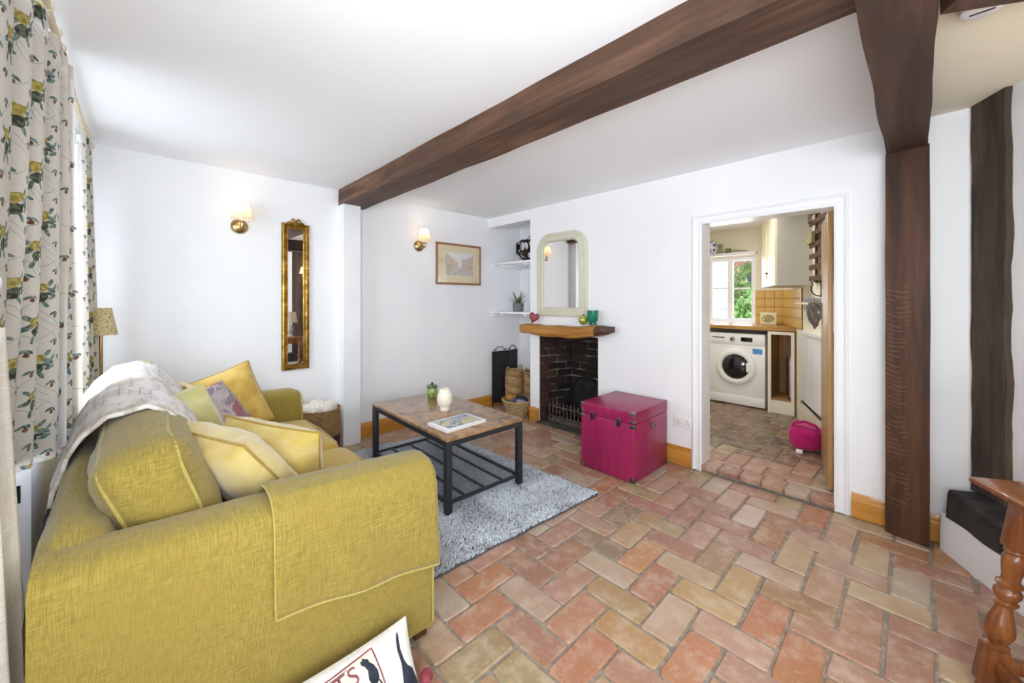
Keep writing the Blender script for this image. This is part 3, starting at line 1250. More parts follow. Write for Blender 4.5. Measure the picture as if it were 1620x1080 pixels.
throw.grid(throw_fn, 30, 50, uvs=lambda u, v: (u * 0.5, v))
th = thing('throw_blanket', 'white and grey patchwork quilt draped over the sofa back', 'blanket', (0, 2.3, 0.42))
o = obj('quilt', throw, m, th, angle=80, world=True)
o.modifiers.new('thickness', 'SOLIDIFY').thickness = 0.012
fr = MB()
for k in range(46):
    p = Vector(throw_fn(0.0 + (k / 45.0), 1.0))
    d = Vector((rnd.uniform(-.006, .012), rnd.uniform(-.006, .006), -rnd.uniform(0.018, 0.03)))
    fr.tube([p, p + d * 0.5 + Vector((0.004, 0, 0)), p + d], [0.002, 0.0018, 0.001], 4)
obj('fringe', fr, M['velvet_green'], th, world=True)['kind'] = 'stuff'

# ------------------------------------------------------------------ cat cushion on the floor
m, b = new_mat('white_canvas')
w = noise(coords('Object', (300, 40, 40)), 1.0, 2) + noise(coords('Object', (40, 300, 40)), 1.0, 2)
finish(b, mix(w.sm(0.8, 1.2), C('#e6e4e2'), C('#f2f1ef')), 0.9, 0, w, 0.2, 0.004, 0.2)
M['canvas'] = m
M['ink_red'] = plain('dark_red_print', '#83404a', '#945560', 0.9, scale=60)
M['ink_navy'] = plain('navy_print', '#232836', '#323848', 0.9, scale=30)
M['ink_cream'] = plain('cream_print', '#e9dfd0', '#e2d6c4', 0.9, scale=30)
cc, q = cushion('white canvas cushion printed CATS with black cats leaning on the sofa side', (0.435, 1.12, 0.085), (0.995, 0.02, -0.02), (0.0, 0.60, 0.80),
                0.46, 0.30, 0.11, M['canvas'], None, 9, 0.003, name='cat_cushion', group=None, pinch=0.06)


def on_cushion(pts2, lift=0.0018, hw=0.23, hh=0.15):
    """flat artwork points (metres on the cushion front) laid on its curved cover"""
    return [tuple(Vector(q(max(-.99, min(.99, x / hw)), max(-.99, min(.99, y / hh)), 1)) + Vector((0, 0, lift))) for x, y in pts2]


def print_poly(name, poly, mat, parent, lift=0.0018, sub=0.012):
    bm = bmesh.new()
    vs2 = [bm.verts.new((x, y, 0)) for x, y in poly]
    bm.faces.new(vs2)
    bmesh.ops.triangulate(bm, faces=bm.faces[:])
    for _ in range(4):
        long = [e for e in bm.edges if e.calc_length() > sub]
        if not long:
            break
        bmesh.ops.subdivide_edges(bm, edges=long, cuts=1)
        bmesh.ops.triangulate(bm, faces=bm.faces[:])
    bm.verts.index_update()
    p = on_cushion([(v.co.x, v.co.y) for v in bm.verts], lift)
    mb = MB()
    mb.add(p, [[v.index for v in f.verts] for f in bm.faces])
    bm.free()
    o = obj(name, mb, mat, parent, angle=80)
    return o


def text_flat(txt, size, x, y, rot=0.0, shear=0.0):
    cu = bpy.data.curves.new('t', 'FONT')
    cu.body = txt
    cu.size = size
    cu.fill_mode = 'FRONT'
    cu.resolution_u = 4
    cu.space_character = 1.05
    cu.offset = 0.0
    to = bpy.data.objects.new('t', cu)
    COL.objects.link(to)
    dg = bpy.context.evaluated_depsgraph_get()
    me = bpy.data.meshes.new_from_object(to.evaluated_get(dg))
    bpy.data.objects.remove(to)
    ca, sa = math.cos(rot), math.sin(rot)
    v = [(x + ca * p.co.x - sa * p.co.y, y + sa * p.co.x + ca * p.co.y) for p in me.vertices]
    f = [list(pl.vertices) for pl in me.polygons]
    bpy.data.meshes.remove(me)
    return v, f


print_poly('printed_label', [(-0.175, 0.112), (0.088, 0.132), (0.103, -0.015), (-0.160, -0.035)], M['ink_cream'], cc, 0.0012)


def print_line(path, wdt, mat, name='printed_line', lift=0.0024):
    mb = MB()
    n = 10
    pl = []
    for i in range(len(path) - 1):
        for k in range(n):
            t = k / n
            pl.append((path[i][0] * (1 - t) + path[i + 1][0] * t, path[i][1] * (1 - t) + path[i + 1][1] * t))
    pl.append(path[-1])
    L, R_ = [], []
    for i, p in enumerate(pl):
        a, b2 = pl[max(0, i - 1)], pl[min(len(pl) - 1, i + 1)]
        d = Vector((b2[0] - a[0], b2[1] - a[1]))
        d.normalize()
        L.append((p[0] - d.y * wdt, p[1] + d.x * wdt))
        R_.append((p[0] + d.y * wdt, p[1] - d.x * wdt))
    P3 = on_cushion(L + R_, lift)
    k = len(pl)
    mb.add(P3, [[i, i + k, i + 1 + k, i + 1] for i in range(k - 1)])
    return obj(name, mb, mat, cc, angle=80)


print_line([(-0.175, 0.112), (-0.04, 0.120), (0.088, 0.132), (0.103, -0.015), (-0.03, -0.023), (-0.160, -0.035), (-0.175, 0.112)], 0.0022, M['ink_red'])
v2, f2 = text_flat('CATS', 0.066, -0.130, 0.058, 0.09)
mb = MB()
mb.add(on_cushion(v2, 0.0026), f2)
obj('lettering', mb, M['ink_red'], cc, angle=80)
print_line([(-0.05, 0.112), (0.01, 0.117)], 0.0008, M['ink_navy'])
# sitting cat silhouette on the label
cat_s = [(0.098, 0.020), (0.082, 0.022), (0.076, 0.040), (0.080, 0.060), (0.074, 0.074), (0.066, 0.082), (0.066, 0.092), (0.071, 0.091), (0.074, 0.098),
         (0.080, 0.092), (0.088, 0.088), (0.090, 0.078), (0.100, 0.066), (0.107, 0.048), (0.106, 0.030)]
cat_s = [(x_ - 0.020, y_ + 0.024) for x_, y_ in cat_s]
print_poly('printed_cat', cat_s, M['ink_navy'], cc, 0.0026)
print_line([(0.084, 0.050), (0.090, 0.036), (0.084, 0.022), (0.074, 0.018)], 0.002, M['ink_navy'], 'printed_tail')
# big dark cat seen from behind with its tail raised
cat_b = [(0.186, -0.140), (0.160, -0.120), (0.150, -0.07), (0.152, -0.02), (0.160, 0.02), (0.164, 0.05), (0.162, 0.085), (0.168, 0.112), (0.176, 0.126), (0.181, 0.128),
         (0.179, 0.112), (0.174, 0.085), (0.177, 0.052), (0.186, 0.035), (0.205, 0.020), (0.216, -0.02), (0.217, -0.08), (0.212, -0.135)]
print_poly('printed_cat', cat_b, M['ink_navy'], cc, 0.0022)
pom = MB().lathe([(0.001, -0.022), (0.014, -0.018), (0.021, -0.006), (0.021, 0.006), (0.014, 0.018), (0.001, 0.022)], (0.668, 1.09, 0.075), 14)
bpy_pom = tag(obj('pompom', pom, plain('dark_red_wool', '#7c2f3c', '#9a4a55', 0.95, scale=60, bstr=1.0, bscale=120), loc=(0.668, 1.09, 0.05)),
              'small dark red woollen pompom at the corner of the cat cushion', 'pompom')


# ------------------------------------------------------------------ rug
RC = [Vector((0.78, 1.55, 0)), Vector((2.19, 1.455, 0)), Vector((2.09, 3.16, 0)), Vector((0.80, 3.34, 0))]


def rug_pt(u, v, z=0.0):
    a = RC[0].lerp(RC[1], u)
    b_ = RC[3].lerp(RC[2], u)
    p = a.lerp(b_, v)
    e = 0.010 * mnoise.noise(Vector((u * 9, v * 9, 0)))
    return (p.x + e, p.y + e, z)


rug = thing('shaggy_rug', 'blue grey shaggy rug under the coffee table', 'rug', (1.45, 2.4, 0))
mb = MB()
mb.grid(lambda u, v: rug_pt(u, v, 0.010), 20, 24)
mb.grid(lambda u, v: rug_pt(1 - u, v, 0.001), 20, 24)
for (f0, f1) in (((0, 0), (1, 0)), ((1, 0), (1, 1)), ((1, 1), (0, 1)), ((0, 1), (0, 0))):
    mb.grid(lambda u, v: rug_pt(f0[0] + (f1[0] - f0[0]) * u, f0[1] + (f1[1] - f0[1]) * u, 0.001 + 0.009 * v), 20, 1)
m, b = new_mat('rug_backing')
finish(b, C('#4d5056'), 0.95)
obj('backing', mb, m, rug, world=True)
m, b = new_mat('rug_yarn')
ri = S(S.nt.nodes.new('ShaderNodeNewGeometry').outputs['Random Per Island'])
big = noise(coords('Object'), 3.2, 3, 0.6, 0.6)
c = ramp(ri, [(0.0, C('#a4aab4')), (0.4, C('#c6ccd5')), (0.8, C('#dde2ea')), (1.0, C('#eef1f6'))])
c = mix(big.sm(0.45, 0.75) * 0.5, c, C('#9a9aa0'))
finish(b, c, 0.85, 0, None, spec=0.2, Sheen_Weight=0.4)
pile = MB()
rg = random.Random(3)
for k in range(90000):
    u, v = rg.random(), rg.random()
    p = rug_pt(u, v, 0.009)
    a = rg.uniform(0, 2 * PI)
    tw = 2.2 * mnoise.noise(Vector((u * 7, v * 9, 5))) + rg.uniform(-1.1, 1.1)
    L = rg.uniform(0.010, 0.021)
    dx, dy = math.cos(tw) * L * 0.75, math.sin(tw) * L * 0.75
    w = rg.uniform(0.0014, 0.0026)
    wx, wy = -math.sin(tw) * w, math.cos(tw) * w
    h = rg.uniform(0.006, 0.014)
    B0 = len(pile.v)
    pile.v += [(p[0] - wx, p[1] - wy, p[2]), (p[0] + wx, p[1] + wy, p[2]),
               (p[0] + dx * .5 + wx, p[1] + dy * .5 + wy, p[2] + h), (p[0] + dx * .5 - wx, p[1] + dy * .5 - wy, p[2] + h),
               (p[0] + dx, p[1] + dy, p[2] + h * 0.8)]
    pile.f += [[B0, B0 + 1, B0 + 2, B0 + 3], [B0 + 3, B0 + 2, B0 + 4]]
o = obj('pile', pile, m, rug, world=True, smooth=False)
o['kind'] = 'stuff'

# ------------------------------------------------------------------ coffee table
m, b = new_mat('rustic_brown_board')
v = coords('Object', (1.6, 1.0, 1.0))
g = noise(v, 7.0, 5, 0.6, 0.8)
g2 = noise(coords('Object', (3, 40, 3)), 1.0, 4)
c = ramp(g, [(0.30, C('#6e5846')), (0.45, C('#987656')), (0.58, C('#b58e64')), (0.72, C('#8a7868'))])
c = mix(g2.sm(0.4, 0.7) * 0.35, c, C('#3d2c20'))
finish(b, c, 0.26, 0, g2, 0.04, 0.004, 0.7, Coat_Weight=0.3)
TZ = 0.020
ct = thing('coffee_table', 'coffee table with rustic brown top and black metal frame', 'table', (1.628, 2.430, TZ), (0, 0, math.radians(-2.0)))
hx, hy = 0.305, 0.540
obj('table_top', MB().bbox(-hx, hx, -hy, hy, 0.430, 0.450, 0.002), m, ct, angle=30)
fr = MB()
for s in (-1, 1):
    fr.box(s * hx - (0.03 if s > 0 else 0), s * hx + (0.03 if s < 0 else 0), -hy + .03, hy - .03, 0.400, 0.4295)
    fr.box(-hx + .03, hx - .03, s * hy - (0.03 if s > 0 else 0), s * hy + (0.03 if s < 0 else 0), 0.400, 0.4295)
obj('top_frame', fr, M['black'], ct, smooth=False)
for sx in (-1, 1):
    for sy in (-1, 1):
        l = obj('leg', MB().bbox(-0.019, 0.019, -0.019, 0.019, 0.006, 0.4295, 0.002), M['black'], ct, angle=30,)
        l.location = (sx * (hx - 0.019), sy * (hy - 0.019), 0)
        f = obj('foot', MB().lathe([(0.016, 0), (0.018, 0.003), (0.018, 0.008)], (0, 0, 0), 12), M['black'], l)
rail = MB()
for s in (-1, 1):
    rail.box(s * (hx - 0.022) - 0.009, s * (hx - 0.022) + 0.009, -hy + .038, hy - .038, 0.052, 0.070)
    rail.box(-hx + .038, hx - .038, s * (hy - 0.022) - 0.009, s * (hy - 0.022) + 0.009, 0.052, 0.070)
obj('shelf_frame', rail, M['black'], ct, smooth=False)
for k in range(3):
    x = -hx + 2 * hx * (k + 1) / 4
    obj('shelf_bar', MB().box(x - 0.007, x + 0.007, -hy + .032, hy - .032, 0.053, 0.066), M['black'], ct, smooth=False)
mesh_ = MB()
pt = 0.0125
n = int((2 * hx + 2 * hy) / pt)
ax, ay = hx - 0.03, hy - 0.03
for sgn in (1, -1):
    k = -int((ax + ay) / pt)
    while k * pt < ax + ay:
        cc_ = k * pt                             # y = sgn*x*1 + c
        xs = sorted([max(-ax, min(ax, (yy - cc_) * sgn)) for yy in (-ay, ay)])
        if xs[1] - xs[0] > 0.004:
            p0 = (xs[0], sgn * xs[0] + cc_)
            p1 = (xs[1], sgn * xs[1] + cc_)
            w = 0.0014
            d = Vector((1, sgn)).normalized()
            ox, oy = -d.y * w, d.x * w
            z = 0.058 + (0.0008 if sgn > 0 else 0)
            mesh_.add([(p0[0] + ox, p0[1] + oy, z), (p0[0] - ox, p0[1] - oy, z), (p1[0] - ox, p1[1] - oy, z), (p1[0] + ox, p1[1] + oy, z)], [[0, 1, 2, 3]])
        k += 1
o = obj('shelf_mesh', mesh_, plain('grey_wire_mesh', '#7c8490', '#929aa5', 0.4, 0.3, scale=30), ct, smooth=False)
o['kind'] = 'stuff'
# vase, jar and book on the table
T0 = TZ + 0.4505
m, b = new_mat('cream_glazed_ceramic')
finish(b, mix(noise(coords('Object'), 12, 3).sm(0.4, 0.7), C('#efeadb'), C('#e6dfcb')), 0.3)
vz = thing('ceramic_vase', 'cream ceramic vase with faceted sides on the coffee table', 'vase', (1.640, 2.415, T0))
obj('body', MB().lathe([(0.035, 0), (0.037, 0.003), (0.035, 0.028), (0.038, 0.032), (0.052, 0.055), (0.058, 0.080), (0.055, 0.110), (0.045, 0.140), (0.034, 0.158),
                        (0.031, 0.160), (0.031, 0.150), (0.038, 0.120), (0.036, 0.05)], (0, 0, 0), 48, lobes=8, amp=0.015), m, vz)
m, b = new_mat('green_glazed_jar')
n1 = noise(coords('Object'), 30, 3)
c = ramp(n1, [(0.3, C('#3c5a2c')), (0.5, C('#7d9a4a')), (0.65, C('#b3bb7c')), (0.8, C('#52402c'))])
finish(b, c, 0.25)
jar = thing('lidded_jar', 'small green lidded jar at the back of the coffee table', 'jar', (1.785, 2.815, T0))
obj('jar_body', MB().lathe([(0.036, 0), (0.040, 0.004), (0.040, 0.034), (0.042, 0.037), (0.040, 0.040), (0.040, 0.078), (0.037, 0.082)], (0, 0, 0), 28), m, jar)
ld = obj('lid', MB().lathe([(0.041, 0.082), (0.043, 0.085), (0.043, 0.096), (0.038, 0.102), (0.012, 0.104)], (0, 0, 0), 28),
         plain('dark_green_glaze', '#4c5a3c', '#66734c', 0.3, scale=30), jar)
obj('knob', MB().lathe([(0.006, 0.104), (0.006, 0.110), (0.010, 0.114), (0.010, 0.120), (0.004, 0.124)], (0, 0, 0), 14), M['iron'], ld)
m, b = new_mat('magazine_cover')
tc = coords('Object')
x_, y_, z_ = sep(tc)
nn = noise(tc, 26, 4, 0.6, 0.5)
inside = (x_ - 0.0).abs().lt(0.132) * ((y_ - 0.0).abs().lt(0.088))
pic = ramp(nn, [(0.35, C('#5d6a78')), (0.48, C('#9aa7b8')), (0.56, C('#d8cfa4')), (0.68, C('#c9a94a'))])
pic = mix(y_.gt(0.03) * x_.gt(0.0), pic, mix(nn.sm(0.4, 0.6), C('#7f8fb4'), C('#b6bfd8')))
pic = mix(x_.abs().lt(0.002), pic, C('#6d6a5a'))
c = mix(inside, C('#f2f1f4'), pic)
finish(b, c, 0.3)
bk_ = thing('picture_book', 'white picture book with a landscape cover on the coffee table', 'book', (1.522, 2.098, T0), (0, 0, 0.02))
obj('pages', MB().box(-0.158, 0.155, -0.107, 0.107, 0.002, 0.013), plain('paper_edges', '#e9e6e6', '#d8d4d4', 0.8, scale=200), bk_, smooth=False)
obj('cover', MB().bbox(-0.161, 0.161, -0.110, 0.110, 0.0125, 0.0155, 0.001), m, bk_)
obj('back_cover', MB().bbox(-0.161, 0.161, -0.110, 0.110, 0.0, 0.002, 0.0008), M['white_plastic'], bk_)

# ------------------------------------------------------------------ magenta trunk
m, b = new_mat('magenta_leatherette')
n1 = noise(coords('Object', (22, 22, 2)), 1.0, 4, 0.6)
n2 = noise(coords('Object'), 4, 3)
c = ramp(n1, [(0.3, C('#861646')), (0.55, C('#9c2256')), (0.75, C('#a83264'))])
c = mix(n2.sm(0.5, 0.8) * 0.3, c, C('#6d1a3c'))
finish(b, c, 0.33, 0, n1, 0.08, 0.004, 0.6)
tr = thing('storage_chest', 'magenta storage trunk with metal latches beside the fireplace', 'trunk', (2.745, 1.585, 0))
a, d_ = 0.255, 0.225
obj('body', MB().bbox(-a, a, -d_, d_, 0.004, 0.412, 0.004), m, tr)
lid = obj('lid', MB().bbox(-a - 0.002, a + 0.002, -d_ - 0.002, d_ + 0.002, 0.415, 0.497, 0.005), m, tr)
for y in (-0.105, 0.115):
    l = obj('latch', MB().bbox(-a - 0.010, -a - 0.0005, y - 0.016, y + 0.016, 0.392, 0.440, 0.003), M['steel'], tr)
    obj('hasp', MB().bbox(-a - 0.017, -a - 0.008, y - 0.008, y + 0.008, 0.378, 0.432, 0.003).lathe([(0.012, -a - 0.016), (0.012, -a - 0.008)], (0, y, 0.398), 14, axis='x'), M['iron'], l)
for sx in (-1, 1):
    for sy in (-1, 1):
        for z0, z1 in ((0.006, 0.040), (0.380, 0.408), (0.418, 0.442), (0.466, 0.498)):
            if z0 in (0.380, 0.418) and sx > 0:
                continue
            mb = MB()
            e = 0.0035
            x0, x1 = (sx * a - (0.03 if sx > 0 else e), sx * a + (e if sx > 0 else 0.03))
            y0, y1 = (sy * d_ - (0.03 if sy > 0 else e), sy * d_ + (e if sy > 0 else 0.03))
            mb.bbox(x0, x1, y0, y1, z0, z1, 0.003)
            cb = obj('corner_bracket', mb, M['steel'], tr)
for s in (-1, 1):
    h = obj('handle_plate', MB().lathe([(0.024, s * d_), (0.024, s * (d_ + 0.004)), (0.012, s * (d_ + 0.008))], (0.0, 0, 0.36), 6, axis='y'), M['steel'], tr)
    ring = [(0.020 * math.sin(t), s * (d_ + 0.012 + 0.004 * math.cos(t)), 0.350 + 0.022 * math.cos(t)) for t in [2 * PI * k / 20 for k in range(20)]]
    obj('ring_handle', MB().tube(ring, 0.0032, 6, closed=True), M['steel'], h)
    h.location.x = 0.01

# ------------------------------------------------------------------ side table on the right, aligned with the diagonal wall
ang = math.atan2(-0.482, -0.876)
# local x runs along the table (away from the door), local y towards the diagonal wall is negative
tz = 0.65
st = thing('side_table', 'carved oak side table with turned splayed legs by the angled wall', 'table', (2.157, -0.131, 0), (0, 0, ang))
LT, DT = 0.62, 0.28
tp = MB().bbox(0, LT, 0, DT, tz - 0.022, tz, 0.007, 3)
top = obj('table_top', tp, M['oaktop'], st)
bead = MB()
nb = 26
for k in range(nb):
    x = 0.015 + (LT - 0.03) * k / (nb - 1)
    for y in (0.001, DT - 0.001):
        bead.soft((x, y, tz - 0.012), (0.026, 0.010, 0.014), 0.004, n=3)
for k in range(14):
    y = 0.015 + (DT - 0.03) * k / 13
    for x in (0.001, LT - 0.001):
        bead.soft((x, y, tz - 0.012), (0.010, 0.026, 0.014), 0.004, n=3)
o = obj('carved_edge', bead, M['oak'], top)
o['kind'] = 'stuff'
prof = [(0.019, 0.0), (0.024, 0.010), (0.026, 0.022), (0.022, 0.034), (0.018, 0.038)]
prof2 = [(0.026, 0.158), (0.030, 0.163), (0.030, 0.170), (0.020, 0.176), (0.026, 0.186), (0.034, 0.205), (0.035, 0.222), (0.030, 0.250), (0.020, 0.285), (0.0185, 0.300),
         (0.026, 0.304), (0.029, 0.310), (0.022, 0.317), (0.024, 0.322), (0.031, 0.334), (0.031, 0.346), (0.024, 0.356), (0.021, 0.360), (0.030, 0.366), (0.031, 0.372),
         (0.021, 0.380), (0.021, 0.395), (0.027, 0.430), (0.029, 0.455), (0.023, 0.468), (0.028, 0.474), (0.027, 0.482), (0.022, 0.486)]
legpos = {}
for lx in (0.155, LT - 0.09):
    for ly, s in ((0.045, -1), (DT - 0.045, 1)):
        l = bpy.data.objects.new('leg', None)
        mb = MB()
        mb.lathe(prof, (0, 0, 0), 20)
        mb.bbox(-0.026, 0.026, -0.026, 0.026, 0.036, 0.160, 0.004)
        mb.lathe(prof2, (0, 0, 0), 22)
        mb.bbox(-0.027, 0.027, -0.027, 0.027, 0.484, tz - 0.022, 0.003)
        sh = Matrix.Identity(4)
        sh[1][2] = -s * -0.0
        k = s * 0.145                                  # splay outwards towards the foot
        mb.v = [(p[0], p[1] + k * (1 - p[2] / (tz - 0.022)) * 0.72, p[2]) for p in mb.v]
        lo = obj('leg', mb, M['oak'], st)
        lo.location = (lx, ly, 0)
ap = MB()
obj('apron', MB().bbox(0.18, LT - 0.115, 0.035, 0.055, tz - 0.115, tz - 0.023, 0.003), M['oak'], st)
obj('apron', MB().bbox(0.18, LT - 0.115, DT - 0.055, DT - 0.035, tz - 0.115, tz - 0.023, 0.003), M['oak'], st)
obj('apron', MB().bbox(0.145, 0.165, 0.07, DT - 0.07, tz - 0.115, tz - 0.023, 0.003), M['oak'], st)
obj('apron', MB().bbox(LT - 0.10, LT - 0.08, 0.07, DT - 0.07, tz - 0.115, tz - 0.023, 0.003), M['oak'], st)
obj('stretcher', MB().bbox(0.18, LT - 0.115, -0.050, -0.022, 0.085, 0.125, 0.004), M['oak'], st)
obj('stretcher', MB().bbox(0.18, LT - 0.115, DT + 0.022, DT + 0.050, 0.085, 0.125, 0.004), M['oak'], st)
obj('stretcher', MB().bbox(0.141, 0.169, -0.012, DT + 0.012, 0.085, 0.125, 0.004), M['oak'], st)
obj('stretcher', MB().bbox(LT - 0.104, LT - 0.076, -0.012, DT + 0.012, 0.085, 0.125, 0.004), M['oak'], st)
# table lamp, seen in the long gilt mirror
p = WM[st.name] @ Vector((0.34, 0.14, tz))
tl = thing('table_lamp', 'pale baluster table lamp on the side table reflected in the gilt mirror', 'lamp', tuple(p))
obj('lamp_base', MB().lathe([(0.06, 0), (0.06, 0.012), (0.03, 0.02), (0.02, 0.035), (0.035, 0.07), (0.048, 0.12), (0.04, 0.17), (0.018, 0.21), (0.012, 0.23), (0.012, 0.27)], (0, 0, 0), 24),
    plain('pale_grey_ceramic', '#c3c0b8', '#b5b0a6', 0.35, scale=12), tl)
obj('lamp_shade', MB().lathe([(0.115, 0.25), (0.085, 0.43), (0.083, 0.43), (0.113, 0.25)], (0, 0, 0), 32, cap=False), plain('beige_shade', '#d8cdb8', '#cfc3ac', 0.9, scale=40), tl)
# smoke alarm
sa_ = thing('smoke_alarm', 'round white smoke alarm on the ceiling next to the joist', 'smoke alarm', (2.005, -0.150, ZC - 0.034))
obj('housing', MB().lathe([(0.040, 0.0), (0.050, 0.006), (0.054, 0.018), (0.054, 0.0335)], (0, 0, 0), 36), M['white_plastic'], sa_)
obj('vent_slot', MB().box(-0.004, 0.004, -0.028, 0.028, -0.0015, 0.004), M['black'], sa_, smooth=False)


# ------------------------------------------------------------------ fireplace
fp = MB()
FP = [(3.075, 2.772), (3.45, 2.63), (3.45, 2.15), (3.075, 2.038)]
out = [(3.075, 2.86), (3.58, 2.86), (3.58, 1.98), (3.075, 1.98)]
for i in range(3):
    q = [FP[i], FP[i + 1], out[i + 1], out[i]]
    fp.prism(q[::-1], 'z', -0.02, 1.5)
fp.prism([(3.23, 2.80), (3.58, 2.80), (3.58, 2.0), (3.23, 2.0)][::-1], 'z', 1.5, 1.55)  # unseen plate over the flue, added to keep the recess dark
M['soot_mortar'] = plain('sooty_lime_mortar', '#8d847a', '#2b2724', 0.95, scale=6, bstr=0.6, bscale=90, lo=0.36, hi=0.56)
wfp = struct('wall_fireplace', fp, M['soot_mortar'])
m, b = new_mat('sooty_brick')
oc = S(S.nt.nodes.new('ShaderNodeObjectInfo').outputs['Color'])
v = coords('Object')
n1 = noise(v, 18, 4)
c = mix(n1.sm(0.4, 0.7) * 0.6, oc, C('#16120f'))
c = mix(noise(v, 9, 4).sm(0.58, 0.75) * 0.6, c, C('#8d857c'))
finish(b, c, 0.8, 0, n1, 0.6, 0.008, 0.3)
M['soot_brick'] = m
SB = ['#1d1613', '#251b17', '#191412', '#2d201b', '#161312', '#33241e', '#201b19']


def wall_bricks(p0, p1, L, parent, z1=1.0, ch=0.077, seed=0, front_row=False):
    rg = random.Random(seed)
    p0, p1 = Vector((*p0, 0)), Vector((*p1, 0))
    d = p1 - p0
    ln_ = d.length
    d.normalize()
    nrm = Vector((d.y, -d.x, 0))
    if nrm.dot(Vector((3.2, 2.4, 0)) - (p0 + p1) / 2) < 0:
        nrm = -nrm
    rz = math.atan2(d.y, d.x)
    r_, z = 0, 0.0
    while z < z1:
        s = -L / 2 if r_ % 2 else 0.0
        while s < ln_ - 0.02:
            a0, a1 = max(s, 0.0), min(s + L, ln_)
            if a1 - a0 > 0.025:
                w = a1 - a0 - 0.011
                h = ch - 0.011
                pr = rg.uniform(0.006, 0.012)
                mb = MB()
                e = 0.004
                sgn = 1 if Vector((-d.y, d.x, 0)).dot(nrm) > 0 else -1
                y0, y1, y2 = -0.01 * sgn, sgn * (pr - e), sgn * pr
                P0 = [(-w / 2, y0, -h / 2), (w / 2, y0, -h / 2), (w / 2, y0, h / 2), (-w / 2, y0, h / 2)]
                P1 = [(-w / 2, y1, -h / 2), (w / 2, y1, -h / 2), (w / 2, y1, h / 2), (-w / 2, y1, h / 2)]
                P2 = [(-w / 2 + e, y2, -h / 2 + e), (w / 2 - e, y2, -h / 2 + e), (w / 2 - e, y2, h / 2 - e), (-w / 2 + e, y2, h / 2 - e)]
                fs = [[0, 1, 5, 4], [1, 2, 6, 5], [2, 3, 7, 6], [3, 0, 4, 7], [4, 5, 9, 8], [5, 6, 10, 9], [6, 7, 11, 10], [7, 4, 8, 11], [8, 9, 10, 11]]
                if sgn > 0:
                    fs = [f[::-1] for f in fs]
                mb.add(P0 + P1 + P2, fs)
                o = obj('brick', mb, M['soot_brick'], parent, smooth=False)
                c_ = p0 + d * ((a0 + a1) / 2)
                o.location = (c_.x, c_.y, z + ch / 2)
                o.rotation_euler = (0, 0, rz)
                cc_ = C(rg.choice(SB))
                if front_row and a0 < 0.1:
                    cc_ = C(rg.choice(['#432a20', '#4c3024', '#38251c']))
                o.color = cc_
            s += L
        z += ch
        r_ += 1


wall_bricks(FP[0], FP[1], 0.215, wfp, 0.98, seed=1, front_row=True)
wall_bricks(FP[1], FP[2], 0.215, wfp, 0.98, seed=2)
wall_bricks(FP[3], FP[2], 0.215, wfp, 0.98, seed=3, front_row=True)
struct('hearth', MB().bbox(3.02, 3.46, 2.03, 2.775, -0.02, 0.012, 0.006), plain('dark_stone_hearth', '#55504b', '#3c3834', 0.6, scale=9, bstr=0.4, bscale=40),
       smooth=True, label='dark stone hearth in the fireplace opening', cat='hearth')
# cast iron fireback, arched
fb = MB()
arc = [(2.20, 0.012), (2.20, 0.32)] + [(2.39 - 0.19 * math.cos(PI * k / 16), 0.32 + 0.14 * math.sin(PI * k / 16)) for k in range(1, 16)] + [(2.58, 0.32), (2.58, 0.012)]
fb.prism([(y, z) for y, z in arc], 'x', 3.375, 3.40)
fb.tube([(3.37, y, z) for y, z in arc], 0.010, 6)
fb.m = None
tag(obj('fireback', fb, M['iron'], loc=(3.39, 2.39, 0.012)), 'black arched iron fireback against the sooty bricks', 'fireback')
gr = thing('fire_grate', 'steel picket fire grate standing on the hearth', 'grate', (3.22, 2.40, 0.012))
GY = [2.16 + 0.046 * k for k in range(12)]
for y in GY:
    mb = MB().prism([(y - 0.006, 0.045), (y + 0.006, 0.045), (y + 0.006, 0.20), (y + 0.011, 0.212), (y + 0.006, 0.222), (y, 0.245), (y - 0.006, 0.222), (y - 0.011, 0.212), (y - 0.006, 0.20)], 'x', 3.115, 3.122)
    obj('picket', mb, M['steel'], gr, world=True, smooth=False)
for z in (0.075, 0.175):
    obj('rail', MB().box(3.122, 3.130, 2.13, 2.69, z, z + 0.016), M['steel'], gr, world=True, smooth=False)
obj('ash_front', MB().bbox(3.108, 3.116, 2.14, 2.68, 0.013, 0.062, 0.002), M['steel'], gr, world=True)
obj('basket_floor', MB().box(3.13, 3.34, 2.17, 2.62, 0.070, 0.085), M['iron'], gr, world=True, smooth=False)
for y in (2.14, 2.68):
    obj('grate_post', MB().lathe([(0.016, 0.013), (0.012, 0.03), (0.012, 0.20), (0.018, 0.21), (0.016, 0.235), (0.004, 0.25)], (3.125, y, 0), 12), M['iron'], gr, world=True)
for i, (y, z) in enumerate(((2.25, .10), (2.33, .115), (2.42, .10), (2.5, .11), (2.37, .14), (2.46, .145))):
    mb = MB().soft((0, 0, 0), (0.085, 0.075, 0.06), 0.022, n=4, wob=0.012, seed=i)
    o = obj('coal', mb, M['iron'], None)
    o.location = (3.22 + 0.03 * (i % 3 - 1), y, z + 0.02)
    tag(o, 'lump of black coal lying in the fire grate', 'coal', 'coals in the grate')

